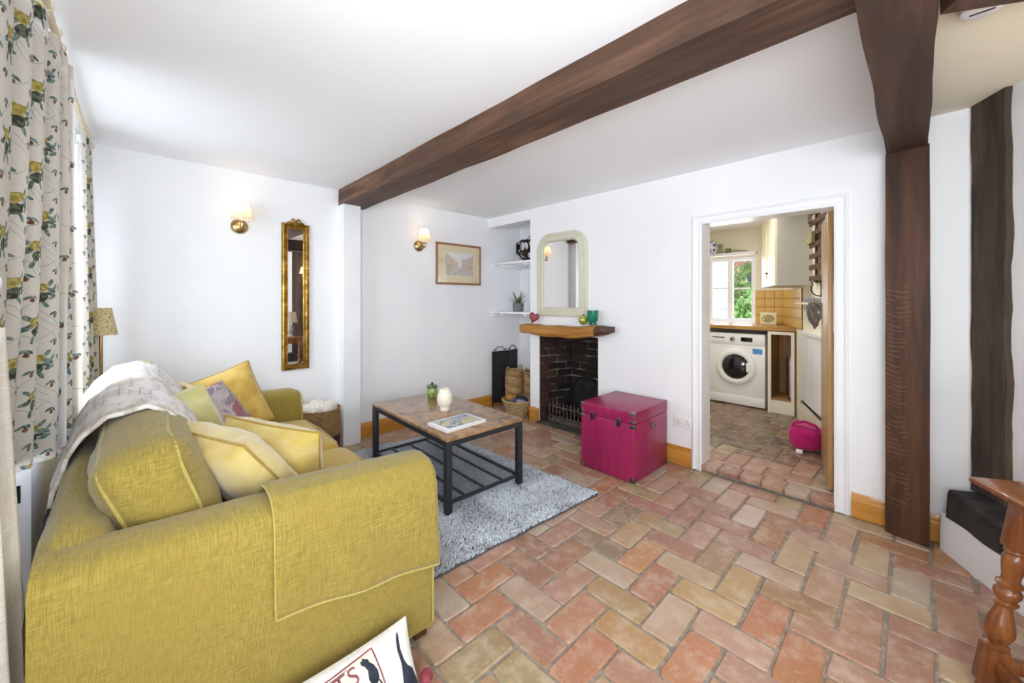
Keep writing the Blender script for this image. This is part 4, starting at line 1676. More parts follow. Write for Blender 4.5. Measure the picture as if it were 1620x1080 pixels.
# mantel: a rustic half log with a broken dark end
mb = MB()
seg = 60
pts, fs = [], []
nk = 14
for i in range(seg + 1):
    t = i / seg
    y = 2.905 + (1.83 - 2.905) * t
    zt = 1.032 + 0.030 * max(0, (t - 0.55) / 0.45) + 0.004 * math.sin(t * 17)
    hgt = 0.095 + 0.02 * math.sin(t * PI) - 0.03 * max(0, (t - 0.85) / 0.15)
    dep = 0.16 + 0.008 * math.sin(t * 9)
    end = 1.0
    if t > 0.86:
        end = 1 - 0.62 * ((t - 0.86) / 0.14) ** 1.3
    for k in range(nk):
        a = 2 * PI * k / nk
        ca, sa = math.cos(a), math.sin(a)
        px = math.copysign(abs(ca) ** 0.5, ca)
        pz = math.copysign(abs(sa) ** 0.45, sa)
        e = mnoise.noise(Vector((y * 9, k * 1.7, 0))) * (0.006 if t < 0.85 else 0.016)
        x = 3.069 - dep / 2 * 1.0 - px * (dep / 2) * end + e
        x = min(x, 3.069)
        z = zt - hgt / 2 + pz * hgt / 2 * (0.55 + 0.45 * end) + (e if sa < 0.5 else e * 0.25)
        pts.append((x, y, z))
for i in range(seg):
    for k in range(nk):
        k2 = (k + 1) % nk
        fs.append([i * nk + k, (i + 1) * nk + k, (i + 1) * nk + k2, i * nk + k2])
fs.append(list(range(nk)))
fs.append([seg * nk + k for k in range(nk)][::-1])
mb.add(pts, fs)
m, b = new_mat('golden_rustic_mantel_wood')
v = coords('Object', (14, 1.6, 14))
g = noise(v, 1.0, 6, 0.62, 0.8)
c = ramp(g, [(0.28, C('#7a4c1c')), (0.5, C('#a4702e')), (0.72, C('#bd8d44'))])
_, y_, _z = sep(coords('Object'))
bark = (y_ + noise(coords('Object'), 18, 3) * 0.12).lt(2.03)
c = mix(bark, c, mix(noise(coords('Object'), 30, 3).sm(0.62, 0.7), C('#4a2e1a'), C('#b7a596')))
finish(b, c, 0.45, 0, g, 0.6, 0.008, 0.4)
struct('mantel_shelf', mb, m, smooth=True, label='golden rustic wooden mantel log with a dark broken end', cat='mantel')


# ------------------------------------------------------------------ mantel things
m, b = new_mat('dark_red_marbled_stone')
finish(b, mix(noise(coords('Object'), 40, 3).sm(0.45, 0.6), C('#7c1f2c'), C('#a04a52')), 0.35)
ht = MB()
hp = []
for k in range(40):
    t = 2 * PI * k / 40
    hp.append((0.0040 * 16 * math.sin(t) ** 3 * 0.85, 0.0040 * (13 * math.cos(t) - 5 * math.cos(2 * t) - 2 * math.cos(3 * t) - math.cos(4 * t))))
zmin = min(p[1] for p in hp)
for s_, inset in ((-0.016, 0.75), (-0.008, 1.0), (0.008, 1.0), (0.016, 0.75)):
    pass
rings = []
n = len(hp)
pts = []
for s_, sc in ((-0.020, 0.55), (-0.015, 0.85), (-0.006, 1.0), (0.006, 1.0), (0.015, 0.85), (0.020, 0.55)):
    pts += [(s_, p[0] * sc, p[1] * sc) for p in hp]
fs = [[r * n + k, r * n + (k + 1) % n, (r + 1) * n + (k + 1) % n, (r + 1) * n + k] for r in range(5) for k in range(n)]
fs += [list(range(n))[::-1], [5 * n + k for k in range(n)]]
ht.m = Matrix.Rotation(0.32, 4, 'X')
ht.add(pts, fs)
zl = min(p[2] for p in ht.v)
ht.v = [(p[0], p[1], p[2] - zl) for p in ht.v]
o = obj('heart_ornament', ht, m)
o.location = (2.985, 2.770, 1.036)
o.rotation_euler = (0, 0, 0.40)
tag(o, 'dark red heart ornament on the left end of the mantel', 'ornament')
m, b = new_mat('lime_mercury_glass')
finish(b, mix(noise(coords('Object'), 25, 3).sm(0.4, 0.6), C('#8f9434'), C('#b9bd62')), 0.15, 0.3)
ballp = thing('glass_bauble', 'round lime green glass ball beside the green tumbler', 'ornament', (2.985, 2.142, 1.054))
obj('ball', MB().lathe([(0.001, 0.0)] + [(0.044 * math.sin(PI * k / 16), 0.044 - 0.044 * math.cos(PI * k / 16)) for k in range(1, 16)] + [(0.001, 0.088)], (0, 0, 0), 26), m, ballp)
obj('neck', MB().lathe([(0.009, 0.084), (0.010, 0.094), (0.006, 0.096)], (0, 0, 0), 12), M['darkbrass'], ballp)
m, b = new_mat('emerald_glass')
finish(b, mix(noise(coords('Object'), 20, 2).sm(0.4, 0.6), C('#0f7358'), C('#1c8f70')), 0.12, 0, Transmission_Weight=0.25)
o = obj('glass_tumbler', MB().lathe([(0.034, 0.0), (0.037, 0.003), (0.037, 0.014), (0.029, 0.020), (0.029, 0.026), (0.044, 0.034), (0.048, 0.05), (0.050, 0.130), (0.046, 0.130), (0.044, 0.05), (0.01, 0.045)], (0, 0, 0), 32), m)
o.location = (2.985, 2.040, 1.058)
tag(o, 'emerald green glass tumbler on the right of the mantel', 'tumbler')

# ------------------------------------------------------------------ overmantel mirror, rounded top
om = thing('overmantel_mirror', 'cream framed arched mirror hanging above the mantel', 'mirror', (3.069, 2.466, 1.118))
m = plain('cream_painted_frame', '#d4d2be', '#cfcdb8', 0.5, scale=14)


def arch(hw, h0, h1, r, n=12):
    """rounded-top outline (y, z)"""
    p = [(-hw, h0), (hw, h0), (hw, h1 - r)]
    p += [(hw - r + r * math.cos(PI / 2 * k / n), h1 - r + r * math.sin(PI / 2 * k / n)) for k in range(1, n + 1)]
    p += [(-hw + r - r * math.sin(PI / 2 * k / n), h1 - r + r * math.cos(PI / 2 * k / n)) for k in range(0, n + 1)]
    return p


rings = []
HW, HH, RR = 0.315, 0.845, 0.17
for ins, dep in ((0, 0.0), (0, 0.018), (0.010, 0.028), (0.028, 0.030), (0.034, 0.024), (0.040, 0.026), (0.055, 0.034), (0.075, 0.036), (0.088, 0.026), (0.094, 0.012)):
    rings.append([(-dep, y, z) for y, z in arch(HW - ins, ins, HH - ins, RR - ins * 0.9)])
n = len(rings[0])
fs = [[r * n + k, r * n + (k + 1) % n, (r + 1) * n + (k + 1) % n, (r + 1) * n + k] for r in range(len(rings) - 1) for k in range(n)]
obj('frame', MB().add([p for r in rings for p in r], [f[::-1] for f in fs]), m, om)
gp = arch(HW - 0.09, 0.09, HH - 0.09, RR - 0.081)
obj('mirror_glass', MB().prism(gp, 'x', -0.016, -0.004), M['mirror'], om, smooth=False)

# ------------------------------------------------------------------ long gilt mirror
gm = thing('gilt_mirror', 'tall narrow gilt mirror with a ribbon crest on the far wall', 'mirror', (0.952, YA - 0.001, 0.708))
m, b = new_mat('antique_gilding')
n1 = noise(coords('Object'), 22, 4)
finish(b, ramp(n1, [(0.35, C('#7c5a22')), (0.55, C('#a98237')), (0.75, C('#cfae68'))]), 0.32, 0.9, n1, 0.2, 0.004)
w, h = 0.103, 1.205
rings = []
for ins, dep in ((0, 0), (0, 0.014), (0.006, 0.022), (0.014, 0.024), (0.018, 0.017), (0.030, 0.012), (0.034, 0.018), (0.042, 0.018), (0.047, 0.008)):
    rings.append([(-w + ins, -dep, ins), (w - ins, -dep, ins), (w - ins, -dep, h - ins), (-w + ins, -dep, h - ins)])
fs = [[r * 4 + k, r * 4 + (k + 1) % 4, (r + 1) * 4 + (k + 1) % 4, (r + 1) * 4 + k] for r in range(len(rings) - 1) for k in range(4)]
obj('frame', MB().add([p for r in rings for p in r], fs), m, gm, smooth=False)
bd = MB()
for k in range(60):
    z = 0.02 + (h - 0.04) * k / 59
    for x in (-w + 0.0245, w - 0.0245):
        bd.lathe([(0.001, -0.005), (0.005, -0.0025), (0.005, 0.0025), (0.001, 0.005)], (x, -0.014, z), 6)
o = obj('beading', bd, m, gm)
o['kind'] = 'stuff'
obj('mirror_glass', MB().box(-w + 0.045, w - 0.045, -0.008, -0.003, 0.045, h - 0.045), M['mirror'], gm, smooth=False)
cr = MB()
for s in (-1, 1):
    cr.tube([(s * (0.006 + 0.030 * math.sin(t)) , -0.016 - 0.004 * math.sin(t * 2), h + 0.016 + 0.016 * math.sin(t * 2)) for t in [PI * k / 16 for k in range(17)]], 0.0045, 6)
    cr.tube([(s * 0.01, -0.014, h + 0.01), (s * 0.03, -0.016, h + 0.004), (s * 0.052, -0.016, h + 0.012), (s * 0.062, -0.015, h + 0.004), (s * 0.055, -0.014, h - 0.004)], [0.005, 0.005, 0.004, 0.004, 0.003], 6)
    cr.tube([(s * 0.004, -0.016, h + 0.022), (s * 0.018, -0.018, h + 0.042), (s * 0.030, -0.016, h + 0.036), (s * 0.022, -0.016, h + 0.026)], 0.004, 6)
cr.lathe([(0.001, -0.026), (0.010, -0.020), (0.012, -0.012), (0.006, -0.006)], (0, 0, h + 0.020), 10, axis='y')
cr.bbox(-0.06, 0.06, -0.018, -0.004, h - 0.002, h + 0.008, 0.002)
obj('crest', cr, m, gm)

# ------------------------------------------------------------------ framed watercolour
pf = thing('framed_picture', 'wooden framed pale street watercolour right of the wall light', 'picture', (2.618, YA - 0.001, 1.455))
w, h = 0.306, 0.455
rings = []
for ins, dep in ((0, 0), (0, 0.018), (0.004, 0.021), (0.016, 0.021), (0.022, 0.014)):
    rings.append([(-w + ins, -dep, ins), (w - ins, -dep, ins), (w - ins, -dep, h - ins), (-w + ins, -dep, h - ins)])
fs = [[r * 4 + k, r * 4 + (k + 1) % 4, (r + 1) * 4 + (k + 1) % 4, (r + 1) * 4 + k] for r in range(len(rings) - 1) for k in range(4)]
obj('frame', MB().add([p for r in rings for p in r], fs), plain('reddish_frame_wood', '#8a5a38', '#a06c44', 0.4, scale=20, stretch=(1, 6, 6)), pf, smooth=False)
obj('mount', MB().box(-w + 0.02, w - 0.02, -0.012, -0.004, 0.02, h - 0.02), plain('cream_mount_card', '#e4d6b4', '#ddcfaa', 0.8, scale=5), pf, smooth=False)
m, b = new_mat('street_watercolour')
v = coords('Object')
x_, y_, z_ = sep(v)
xx = (x_ - 0.0) / 0.20
zz = (z_ - 0.2275) / 0.13
nz_ = noise(v, 24, 4, 0.65, 0.8)
fine = noise(v, 90, 3)
left = (zz + xx * 0.9).lt(0.10) * xx.lt(-0.12)
right = (zz - xx * 0.55).lt(0.28) * xx.gt(0.16)
street = (zz + 0.25).lt(0.0 - xx.abs() * 0.2)
blds = left.mx(right)
sky = mix(nz_.sm(0.4, 0.65), C('#dcdde2'), C('#ece6dc'))
bl = ramp(nz_, [(0.3, C('#aca29c')), (0.5, C('#cdbdac')), (0.65, C('#dccab6')), (0.8, C('#c4aa9a'))])
bl = mix(fine.gt(0.6) * 0.4, bl, C('#8a7f7a'))
stc = mix(nz_.sm(0.4, 0.6), C('#d7cfc4'), C('#b9aea8'))
c = mix(blds, sky, bl)
c = mix(street * (1.0 - blds * zz.gt(-0.65)), c, stc)
edge = xx.abs().mx(zz.abs())
c = mix(edge.gt(0.96), c, C('#e2dccb'))
finish(b, c, 0.6)
obj('painting', MB().box(-0.205, 0.205, -0.0135, -0.0115, 0.095, 0.360), m, pf, smooth=False)
obj('picture_glass', MB().box(-w + 0.02, w - 0.02, -0.0165, -0.0155, 0.02, h - 0.02), glass_mat('picture_glass', refl=0.035), pf, smooth=False)

# ------------------------------------------------------------------ wall lights
m = bpy.data.materials.new('pleated_cream_shade')
m.use_nodes = True
nt = m.node_tree
nt.nodes.clear()
o_ = nt.nodes.new('ShaderNodeOutputMaterial')
mx_ = nt.nodes.new('ShaderNodeMixShader')
df = nt.nodes.new('ShaderNodeBsdfDiffuse')
df.inputs[0].default_value = C('#f4e8d2')
tr_ = nt.nodes.new('ShaderNodeBsdfTranslucent')
tr_.inputs[0].default_value = C('#ffe9c8')
mx_.inputs[0].default_value = 0.5
nt.links.new(df.outputs[0], mx_.inputs[1])
nt.links.new(tr_.outputs[0], mx_.inputs[2])
nt.links.new(mx_.outputs[0], o_.inputs[0])
M['shade'] = m
M['bulb'] = emit('lamp_bulb', '#ffdfae', 3.5)
M['candle'] = plain('ivory_candle_tube', '#efe6d2', None, 0.5)


def sconce(label, loc, rz, power=0.34):
    """local: wall at y=0, room towards -y"""
    s = thing('wall_light', label, 'wall light', loc, (0, 0, rz), 'wall lights with pleated shades')
    obj('backplate', MB().lathe([(0.056, -0.001), (0.056, -0.006), (0.048, -0.016), (0.030, -0.027), (0.012, -0.033), (0.001, -0.034)], (0, 0, 0), 36, axis='y'), M['brass'], s)
    obj('arm', MB().tube([(0, -0.02, 0.0), (0, -0.06, -0.012), (0, -0.085, -0.018), (0, -0.105, -0.010), (0, -0.110, 0.008), (0, -0.110, 0.03)], 0.006, 8)
        .lathe([(0.006, -0.03), (0.012, -0.022), (0.014, 0.012), (0.020, 0.018), (0.020, 0.022), (0.011, 0.025), (0.011, 0.03)], (0, -0.110, 0), 16), M['brass'], s)
    obj('candle_tube', MB().lathe([(0.010, 0.028), (0.010, 0.070)], (0, -0.110, 0), 14), M['candle'], s)
    obj('bulb', MB().lathe([(0.006, 0.070), (0.012, 0.080), (0.015, 0.092), (0.010, 0.108), (0.002, 0.120)], (0, -0.110, 0), 14), M['bulb'], s)
    sh = obj('lamp_shade', MB().lathe([(0.066, 0.045), (0.060, 0.075), (0.050, 0.120), (0.036, 0.165)], (0, -0.110, 0), 72, lobes=36, amp=0.012, cap=False), M['shade'], s)
    for r, z in ((0.0665, 0.045), (0.0365, 0.165)):
        obj('trim_ring', MB().tube([(r * math.cos(t), -0.110 + r * math.sin(t), z) for t in [2 * PI * k / 32 for k in range(32)]], 0.0018, 5, closed=True), M['candle'], sh)
    ld_ = bpy.data.lights.new('wall_light_glow', 'POINT')
    ld_.energy = power
    ld_.color = (1.0, 0.80, 0.55)
    ld_.shadow_soft_size = 0.016
    lo = bpy.data.objects.new('wall_light_glow', ld_)
    COL.objects.link(lo)
    lo.parent = s
    lo.location = (0, -0.110, 0.132)
    return s


sconce('brass wall light with a glowing cream shade left of the gilt mirror', (0.567, YA, 1.842), 0)
sconce('brass wall light with a glowing cream shade left of the framed picture', (2.108, YA, 1.842), 0)
pc = WC0 + WCD * 0.95
sconce('brass wall light on the angled wall seen in the gilt mirror', (pc.x, pc.y, 1.72), math.atan2(WCN.y, WCN.x) + PI / 2, 1.2)
# the dark stud that shows behind that light in the mirror
mb = wc_strip([(0.0, 0.33), (0.02, 0.33), (0.02, ZC), (0.0, ZC)], 0.98, 1.16, 1)
struct('wall_stud_rear', mb, M['oldpost'], label='dark timber stud at the rear of the angled wall', cat='post')

# ------------------------------------------------------------------ alcove shelves and what stands on them
def alcove_shelf(z, label):
    s = thing('alcove_shelf', label, 'shelf', (3.33, 3.24, z - 0.022), (0, 0, 0), 'alcove shelves')
    obj('board', MB().bbox(3.08, 3.598, 2.902, 3.578, z - 0.020, z, 0.002), M['gloss'], s, world=True)
    for y in (3.42, 3.03):
        obj('shelf_bracket', MB().bbox(3.12, 3.56, y - 0.02, y + 0.02, z - 0.044, z - 0.0205, 0.003), M['gloss'], s, world=True)
    obj('batten', MB().bbox(3.10, 3.598, 3.556, 3.578, z - 0.060, z - 0.0205, 0.002), M['gloss'], s, world=True)


alcove_shelf(1.722, 'upper white alcove shelf holding the dark openwork ornament')
alcove_shelf(1.148, 'lower white alcove shelf holding the potted plant')
# openwork polyhedron (dodecahedron with round openings)
phi = (1 + 5 ** 0.5) / 2
dv = [Vector(p) for p in [(x, y, z) for x in (-1, 1) for y in (-1, 1) for z in (-1, 1)] +
      [(0, a_ / phi, b2 * phi) for a_ in (-1, 1) for b2 in (-1, 1)] + [(a_ / phi, b2 * phi, 0) for a_ in (-1, 1) for b2 in (-1, 1)] +
      [(b2 * phi, 0, a_ / phi) for a_ in (-1, 1) for b2 in (-1, 1)]]
dn = [Vector(p).normalized() for p in [(0, a_, b2 * phi) for a_ in (-1, 1) for b2 in (-1, 1)] + [(a_, b2 * phi, 0) for a_ in (-1, 1) for b2 in (-1, 1)] +
      [(b2 * phi, 0, a_) for a_ in (-1, 1) for b2 in (-1, 1)]]
R0 = 0.158
poly = MB()
for nv_ in dn:
    vs5 = sorted(dv, key=lambda q: -q.dot(nv_))[:5]
    cen = sum(vs5, Vector()) / 5
    ax_ = (vs5[0] - cen).normalized()
    ay_ = nv_.cross(ax_)
    vs5.sort(key=lambda q: math.atan2((q - cen).dot(ay_), (q - cen).dot(ax_)))
    sc = R0 / math.sqrt(3)
    outer, inner = [], []
    N_ = 40
    for k in range(N_):
        i = k * 5 // N_
        f = (k % (N_ // 5)) / (N_ // 5)
        po = vs5[i].lerp(vs5[(i + 1) % 5], f)
        d = (po - cen)
        outer.append(po * sc)
        inner.append((cen + d.normalized() * 0.64) * sc)
    io = [p * 0.94 for p in inner]
    pts = outer + inner + io
    fs = [[k, (k + 1) % N_, N_ + (k + 1) % N_, N_ + k] for k in range(N_)] + [[N_ + k, N_ + (k + 1) % N_, 2 * N_ + (k + 1) % N_, 2 * N_ + k] for k in range(N_)]
    poly.add(pts, fs)
rotm = Matrix.Rotation(0.55, 4, 'X') @ Matrix.Rotation(0.4, 4, 'Z')
poly.v = [tuple(rotm @ Vector(p)) for p in poly.v]
zl = min(p[2] for p in poly.v)
poly.v = [(p[0], p[1], p[2] - zl) for p in poly.v]
o = obj('openwork_ornament', poly, plain('dark_bronze', '#2c211e', '#3d2e28', 0.5, 0.3, scale=20), smooth=False)
o.location = (3.32, 3.165, 1.7225)
tag(o, 'dark openwork polyhedron ornament on the upper alcove shelf', 'ornament')
# potted plant
pp = thing('potted_plant', 'spiky green succulent in a grey pot on the lower alcove shelf', 'plant', (3.30, 3.315, 1.1482))
obj('pot', MB().lathe([(0.058, 0), (0.062, 0.002), (0.066, 0.098), (0.060, 0.098), (0.058, 0.085), (0.01, 0.085)], (0, 0, 0), 30), plain('grey_cement', '#6a6b6f', '#76777b', 0.8, scale=30), pp)
m = plain('grey_green_leaf', '#3f5a38', '#6d8058', 0.5, scale=20)
for k in range(22):
    a = k * 2.399
    el = 0.35 + 0.95 * (k / 22)
    L = 0.15 + 0.05 * math.sin(k * 3.1)
    pts = []
    mb = MB()
    ring = []
    for i in range(6):
        t = i / 5
        r_ = L * t
        z = 0.088 + r_ * math.sin(el) + 0.0
        rr_ = r_ * math.cos(el) + 0.01
        w_ = 0.011 * (1 - t) ** 0.6 * (0.6 + t) + 0.0008
        c_ = Vector((math.cos(a) * rr_, math.sin(a) * rr_, z - 0.03 * t * t * math.cos(el)))
        sd = Vector((-math.sin(a), math.cos(a), 0)) * w_
        up = Vector((0, 0, 0.004 * (1 - t)))
        pts += [c_ - sd + up, c_, c_ + sd + up, c_ + up * 2]
    fs = []
    for i in range(5):
        for q_ in range(4):
            fs.append([i * 4 + q_, i * 4 + (q_ + 1) % 4, (i + 1) * 4 + (q_ + 1) % 4, (i + 1) * 4 + q_])
    mb.add(pts, fs)
    obj('leaf', mb, m, pp)

# folded black fire screen leaning in the alcove
fsn = thing('fire_screen', 'folded black mesh fire screen with scrolled top in the alcove', 'fire screen', (3.19, 3.50, 0))


def panel(p0, p1, h, nm):
    p0, p1 = Vector((*p0, 0)), Vector((*p1, 0))
    d = (p1 - p0)
    W_ = d.length
    d.normalize()
    nrm = Vector((-d.y, d.x, 0))

    def Q(s, z, off=0):
        p = p0 + d * s + nrm * off
        return (p.x, p.y, z)
    fr_ = MB()
    fr_.tube([Q(0, 0.0), Q(0, h)], 0.007, 6)
    fr_.tube([Q(W_, 0.0), Q(W_, h)], 0.007, 6)
    fr_.tube([Q(0, 0.05), Q(W_, 0.05)], 0.006, 6)
    fr_.tube([Q(0, h - 0.005), Q(W_, h - 0.005)], 0.006, 6)
    f = obj('panel_frame', fr_, M['iron'], fsn, world=True)
    obj('mesh_panel', MB().add([Q(0, 0.05, -.002), Q(W_, 0.05, -.002), Q(W_, h, -.002), Q(0, h, -.002), Q(0, 0.05, .002), Q(W_, 0.05, .002), Q(W_, h, .002), Q(0, h, .002)],
                              [(0, 1, 2, 3), (7, 6, 5, 4), (0, 4, 5, 1), (1, 5, 6, 2), (2, 6, 7, 3), (3, 7, 4, 0)]), plain('black_fine_mesh', '#1e1f22', '#2a2b2f', 0.6, 0.2, scale=50, bstr=0.4, bscale=400), f, world=True, smooth=False)
    sc_ = MB()
    for s0, sg in ((0.01, 1), (W_ - 0.01, -1)):
        path = []
        for k in range(26):
            t = k / 25
            if t < 0.45:
                u = t / 0.45
                a = PI * 1.6 * (1 - u) + 0.0
                r_ = 0.004 + 0.010 * u
                path.append(Q(s0 + sg * (0.016 + r_ * math.cos(a)), h + 0.012 + r_ * math.sin(a)))
            else:
                u = (t - 0.45) / 0.55
                path.append(Q(s0 + sg * (0.03 + (W_ / 2 - 0.045) * u), h + 0.012 + 0.042 * math.sin(u * PI * 0.75)))
        sc_.tube(path, 0.0042, 6)
    obj('scroll', sc_, M['iron'], f, world=True)


panel((3.085, 3.535), (3.285, 3.495), 0.665, 'a')
panel((3.300, 3.495), (3.495, 3.535), 0.665, 'b')


# ------------------------------------------------------------------ baskets
def weave(name, c1, c2, c3, rows=90, cols=26, coil=False):
    m, b = new_mat(name)
    v = coords('Object')
    x_, y_, z_ = sep(v)
    an = S.math('ARCTAN2', y_, x_)
    row = (z_ * rows)
    if coil:
        w = ((row + an * 0.159).fract() - 0.5).abs() * 2.0
        tw = noise(v, 60, 2)
        hgt = 1.0 - w * w
        f = w.sm(0.5, 1.0)
    else:
        par = (row.floor() * 0.5).fract() * 2.0
        ww = ((an * (cols / 6.2832) + par * 0.5).fract() - 0.5).abs() * 2.0
        rw = ((row).fract() - 0.5).abs() * 2.0
        hgt = (1.0 - ww * ww) * 0.7 + (1.0 - rw * rw) * 0.5
        f = (rw.sm(0.6, 1.0)).mx(ww.sm(0.75, 1.0))
    c = mix(noise(v, 45, 3).sm(0.35, 0.7), C(c1), C(c2))
    c = mix(f * 0.8, c, C(c3))
    finish(b, c, 0.75, 0, hgt, 0.9, 0.008, 0.3)
    return m


def basket(name, label, loc, prof, mat, rim_r, rim_z, rim=0.008, handles=False, grp=None, seg=48, disp=None):
    o = thing(name, label, 'basket', loc, (0, 0, 0), grp)
    obj('body', MB().lathe(prof, (0, 0, 0), seg), mat, o)
    rt = []
    for k in range(48):
        t = 2 * PI * k / 48
        rt.append((rim_r * math.cos(t), rim_r * math.sin(t), rim_z + 0.003 * math.sin(k * 2.6)))
    obj('rim', MB().tube(rt, rim, 7, closed=True), mat, o)
    if handles:
        for s in (-1, 1):
            hp_ = [(s * (rim_r + 0.004) * math.cos(t), (rim_r) * math.sin(t) * 0.8, rim_z + 0.05 * math.cos(t * 2.6)) for t in [-0.6 + 1.2 * k / 12 for k in range(13)]]
            obj('handle', MB().tube(hp_, 0.007, 6), mat, o)
    return o


def coil_prof(r0, r1, h, n, belly=0.0, wall=0.012):
    """ribbed wall: rows of thick coils"""
    p = [(r0 * 0.6, 0.0)]
    for k in range(n * 4 + 1):
        t = k / (n * 4)
        r = r0 + (r1 - r0) * t + belly * math.sin(PI * t) + 0.0045 * math.sin(2 * PI * (k % 4) / 4 + 0.0)
        p.append((r, 0.004 + h * t))
    p += [(r1 - wall, h), (r0 - wall, 0.02), (0.01, 0.02)]
    return p


M['hyacinth'] = weave('water_hyacinth', '#b08d5e', '#c7a878', '#6b4b2c', 52, 20, True)
M['willow'] = weave('pale_willow', '#b79a6c', '#cdb48a', '#7a5c38', 42, 34)
M['seagrass'] = weave('seagrass', '#9c7a4c', '#b6946a', '#5f4426', 110, 60)
basket('storage_basket', 'tall coiled straw basket in the alcove beside the fire screen', (3.265, 3.345, 0.0), coil_prof(0.095, 0.105, 0.44, 19, 0.012), M['hyacinth'], 0.101, 0.442, 0.009, True, 'tall coiled baskets')
tb = basket('storage_basket', 'tall coiled straw basket with dark contents half hidden by the chimney breast', (3.375, 3.145, 0.0), coil_prof(0.095, 0.105, 0.44, 19, 0.012), M['hyacinth'], 0.101, 0.442, 0.009, True, 'tall coiled baskets')
o = obj('folded_cloth', MB().soft((0, 0, 0), (0.15, 0.14, 0.08), 0.035, n=6, wob=0.015), plain('brown_cloth', '#4a3a36', '#5d4a44', 0.9, scale=20))
o.location = (3.375, 3.145, 0.425)
tag(o, 'dark brown cloth in the half hidden tall basket', 'cloth')
basket('log_basket', 'low round wicker basket of odds and ends by the chimney breast', (3.07, 3.09, 0.0),
       [(0.08, 0.0), (0.115, 0.004), (0.135, 0.05), (0.158, 0.12), (0.178, 0.175), (0.168, 0.175), (0.135, 0.10), (0.11, 0.03), (0.01, 0.03)], M['willow'], 0.173, 0.176, 0.011)
for i, (dx, dy, dz, sx, sy, sz, col1, col2, nm, lb) in enumerate((
        (-.045, .055, .185, .12, .10, .06, '#b5782e', '#c98f45', 'kindling_bag', 'orange brown paper bag in the low wicker basket'),
        (.03, -.03, .180, .14, .12, .07, '#20202a', '#32323c', 'dark_glove', 'black cloth gloves in the low wicker basket'),
        (-.04, -.075, .178, .08, .07, .05, '#a39ab0', '#8d849c', 'lilac_rag', 'lilac rag in the low wicker basket'),
        (-.095, -.01, .172, .07, .08, .05, '#3a3a4a', '#6e6a80', 'striped_rag', 'dark striped rag at the front of the low wicker basket'))):
    o = obj(nm, MB().soft((0, 0, 0), (sx, sy, sz), 0.02, n=7, wob=0.022, seed=i * 4 + 1), plain(nm + '_cloth', col1, col2, 0.85, scale=25))
    o.location = (3.07 + dx, 3.09 + dy, dz)
    o.rotation_euler = (0.2 * i, 0.15, i * 0.8)
    tag(o, lb, 'cloth')
# floor basket of wool at the end of the sofa
m, b = new_mat('seagrass_two_tone')
v = coords('Object')
x_, y_, z_ = sep(v)
an = S.math('ARCTAN2', y_, x_)
ww = ((an * 11.0 + ((z_ * 60.0).floor() * 0.5).fract() * 2.0 * 0.5).fract() - 0.5).abs() * 2.0
rw = ((z_ * 60.0).fract() - 0.5).abs() * 2.0
c = mix(noise(v, 45, 3).sm(0.35, 0.7), C('#a07c4c'), C('#b9976a'))
c = mix(z_.lt(0.20), c, C('#5a2a48'))
c = mix((rw.sm(0.5, 1.0)).mx(ww.sm(0.7, 1.0)) * 0.55, c, C('#54371c'))
finish(b, c, 0.8, 0, (1.0 - ww * ww) * 0.6 + (1.0 - rw * rw) * 0.6, 0.9, 0.008, 0.3)
basket('wool_basket', 'seagrass basket with a purple base full of white wool behind the sofa arm', (1.075, 3.355, 0.0),
       [(0.10, 0.0), (0.125, 0.005), (0.148, 0.12), (0.155, 0.25), (0.150, 0.40), (0.140, 0.40), (0.14, 0.25), (0.11, 0.03), (0.01, 0.03)], m, 0.146, 0.402, 0.008)
m = plain('white_wool', '#eee8e0', '#ded5ca', 0.95, scale=40, bstr=1.0, bscale=90)
for i, (dx, dy, dz, r) in enumerate(((-.07, -.04, .40, .055), (.02, -.06, .405, .055), (.07, .0, .405, .06), (-.01, .04, .42, .06), (-.08, .05, .40, .05), (.05, .07, .40, .05))):
    o = obj('wool_ball', MB().soft((0, 0, 0), (2 * r, 2 * r, 1.6 * r), r * 0.78, n=8, wob=0.014, seed=i), m)
    o.location = (1.075 + dx, 3.355 + dy, dz)
    tag(o, 'fluffy white ball of wool in the purple based basket', 'wool', 'wool balls in the seagrass basket')

# ------------------------------------------------------------------ wall socket
so = thing('wall_socket', 'white double wall socket low on the wall beside the trunk', 'socket', (XB, 1.262, 0.33))
obj('face_plate', MB().bbox(-0.009, 0.0, -0.073, 0.073, -0.043, 0.043, 0.003), M['white_plastic'], so)
for y in (-0.034, 0.034):
    for dy, dz, w_, h_ in ((0, 0.012, 0.004, 0.009), (-0.011, -0.008, 0.008, 0.004), (0.011, -0.008, 0.008, 0.004)):
        obj('pin_slot', MB().box(-0.0100, -0.0088, y + dy - w_ / 2, y + dy + w_ / 2, dz - h_ / 2, dz + h_ / 2), M['black'], so, smooth=False)
    obj('switch', MB().bbox(-0.012, -0.0085, y - 0.005 + (0.020 if y > 0 else -0.020), y + 0.005 + (0.020 if y > 0 else -0.020), 0.018, 0.034, 0.001), M['white_plastic'], so)


# ------------------------------------------------------------------ floral curtains
m, b = new_mat('rose_print_curtain')
tc = S.nt.nodes.new('ShaderNodeTexCoord')
uvs_ = S(tc.outputs['UV'])
nd = noise(uvs_, 26.0, 2, col=True)
va = S.nt.nodes.new('ShaderNodeVectorMath')
va.operation = 'MULTIPLY_ADD'
S.nt.links.new(nd.s, va.inputs[0])
va.inputs[1].default_value = (0.012, 0.012, 0)
S.nt.links.new(uvs_.s, va.inputs[2])
u_, v_, _ = sep(S(va.outputs[0]))
TW, TH = 0.215, 0.25
cu_ = u_ / TW
colm = cu_.floor()
fu = (cu_.fract() - 0.5) * TW
fv = ((v_ / TH + colm * 0.5).fract() - 0.5) * TH


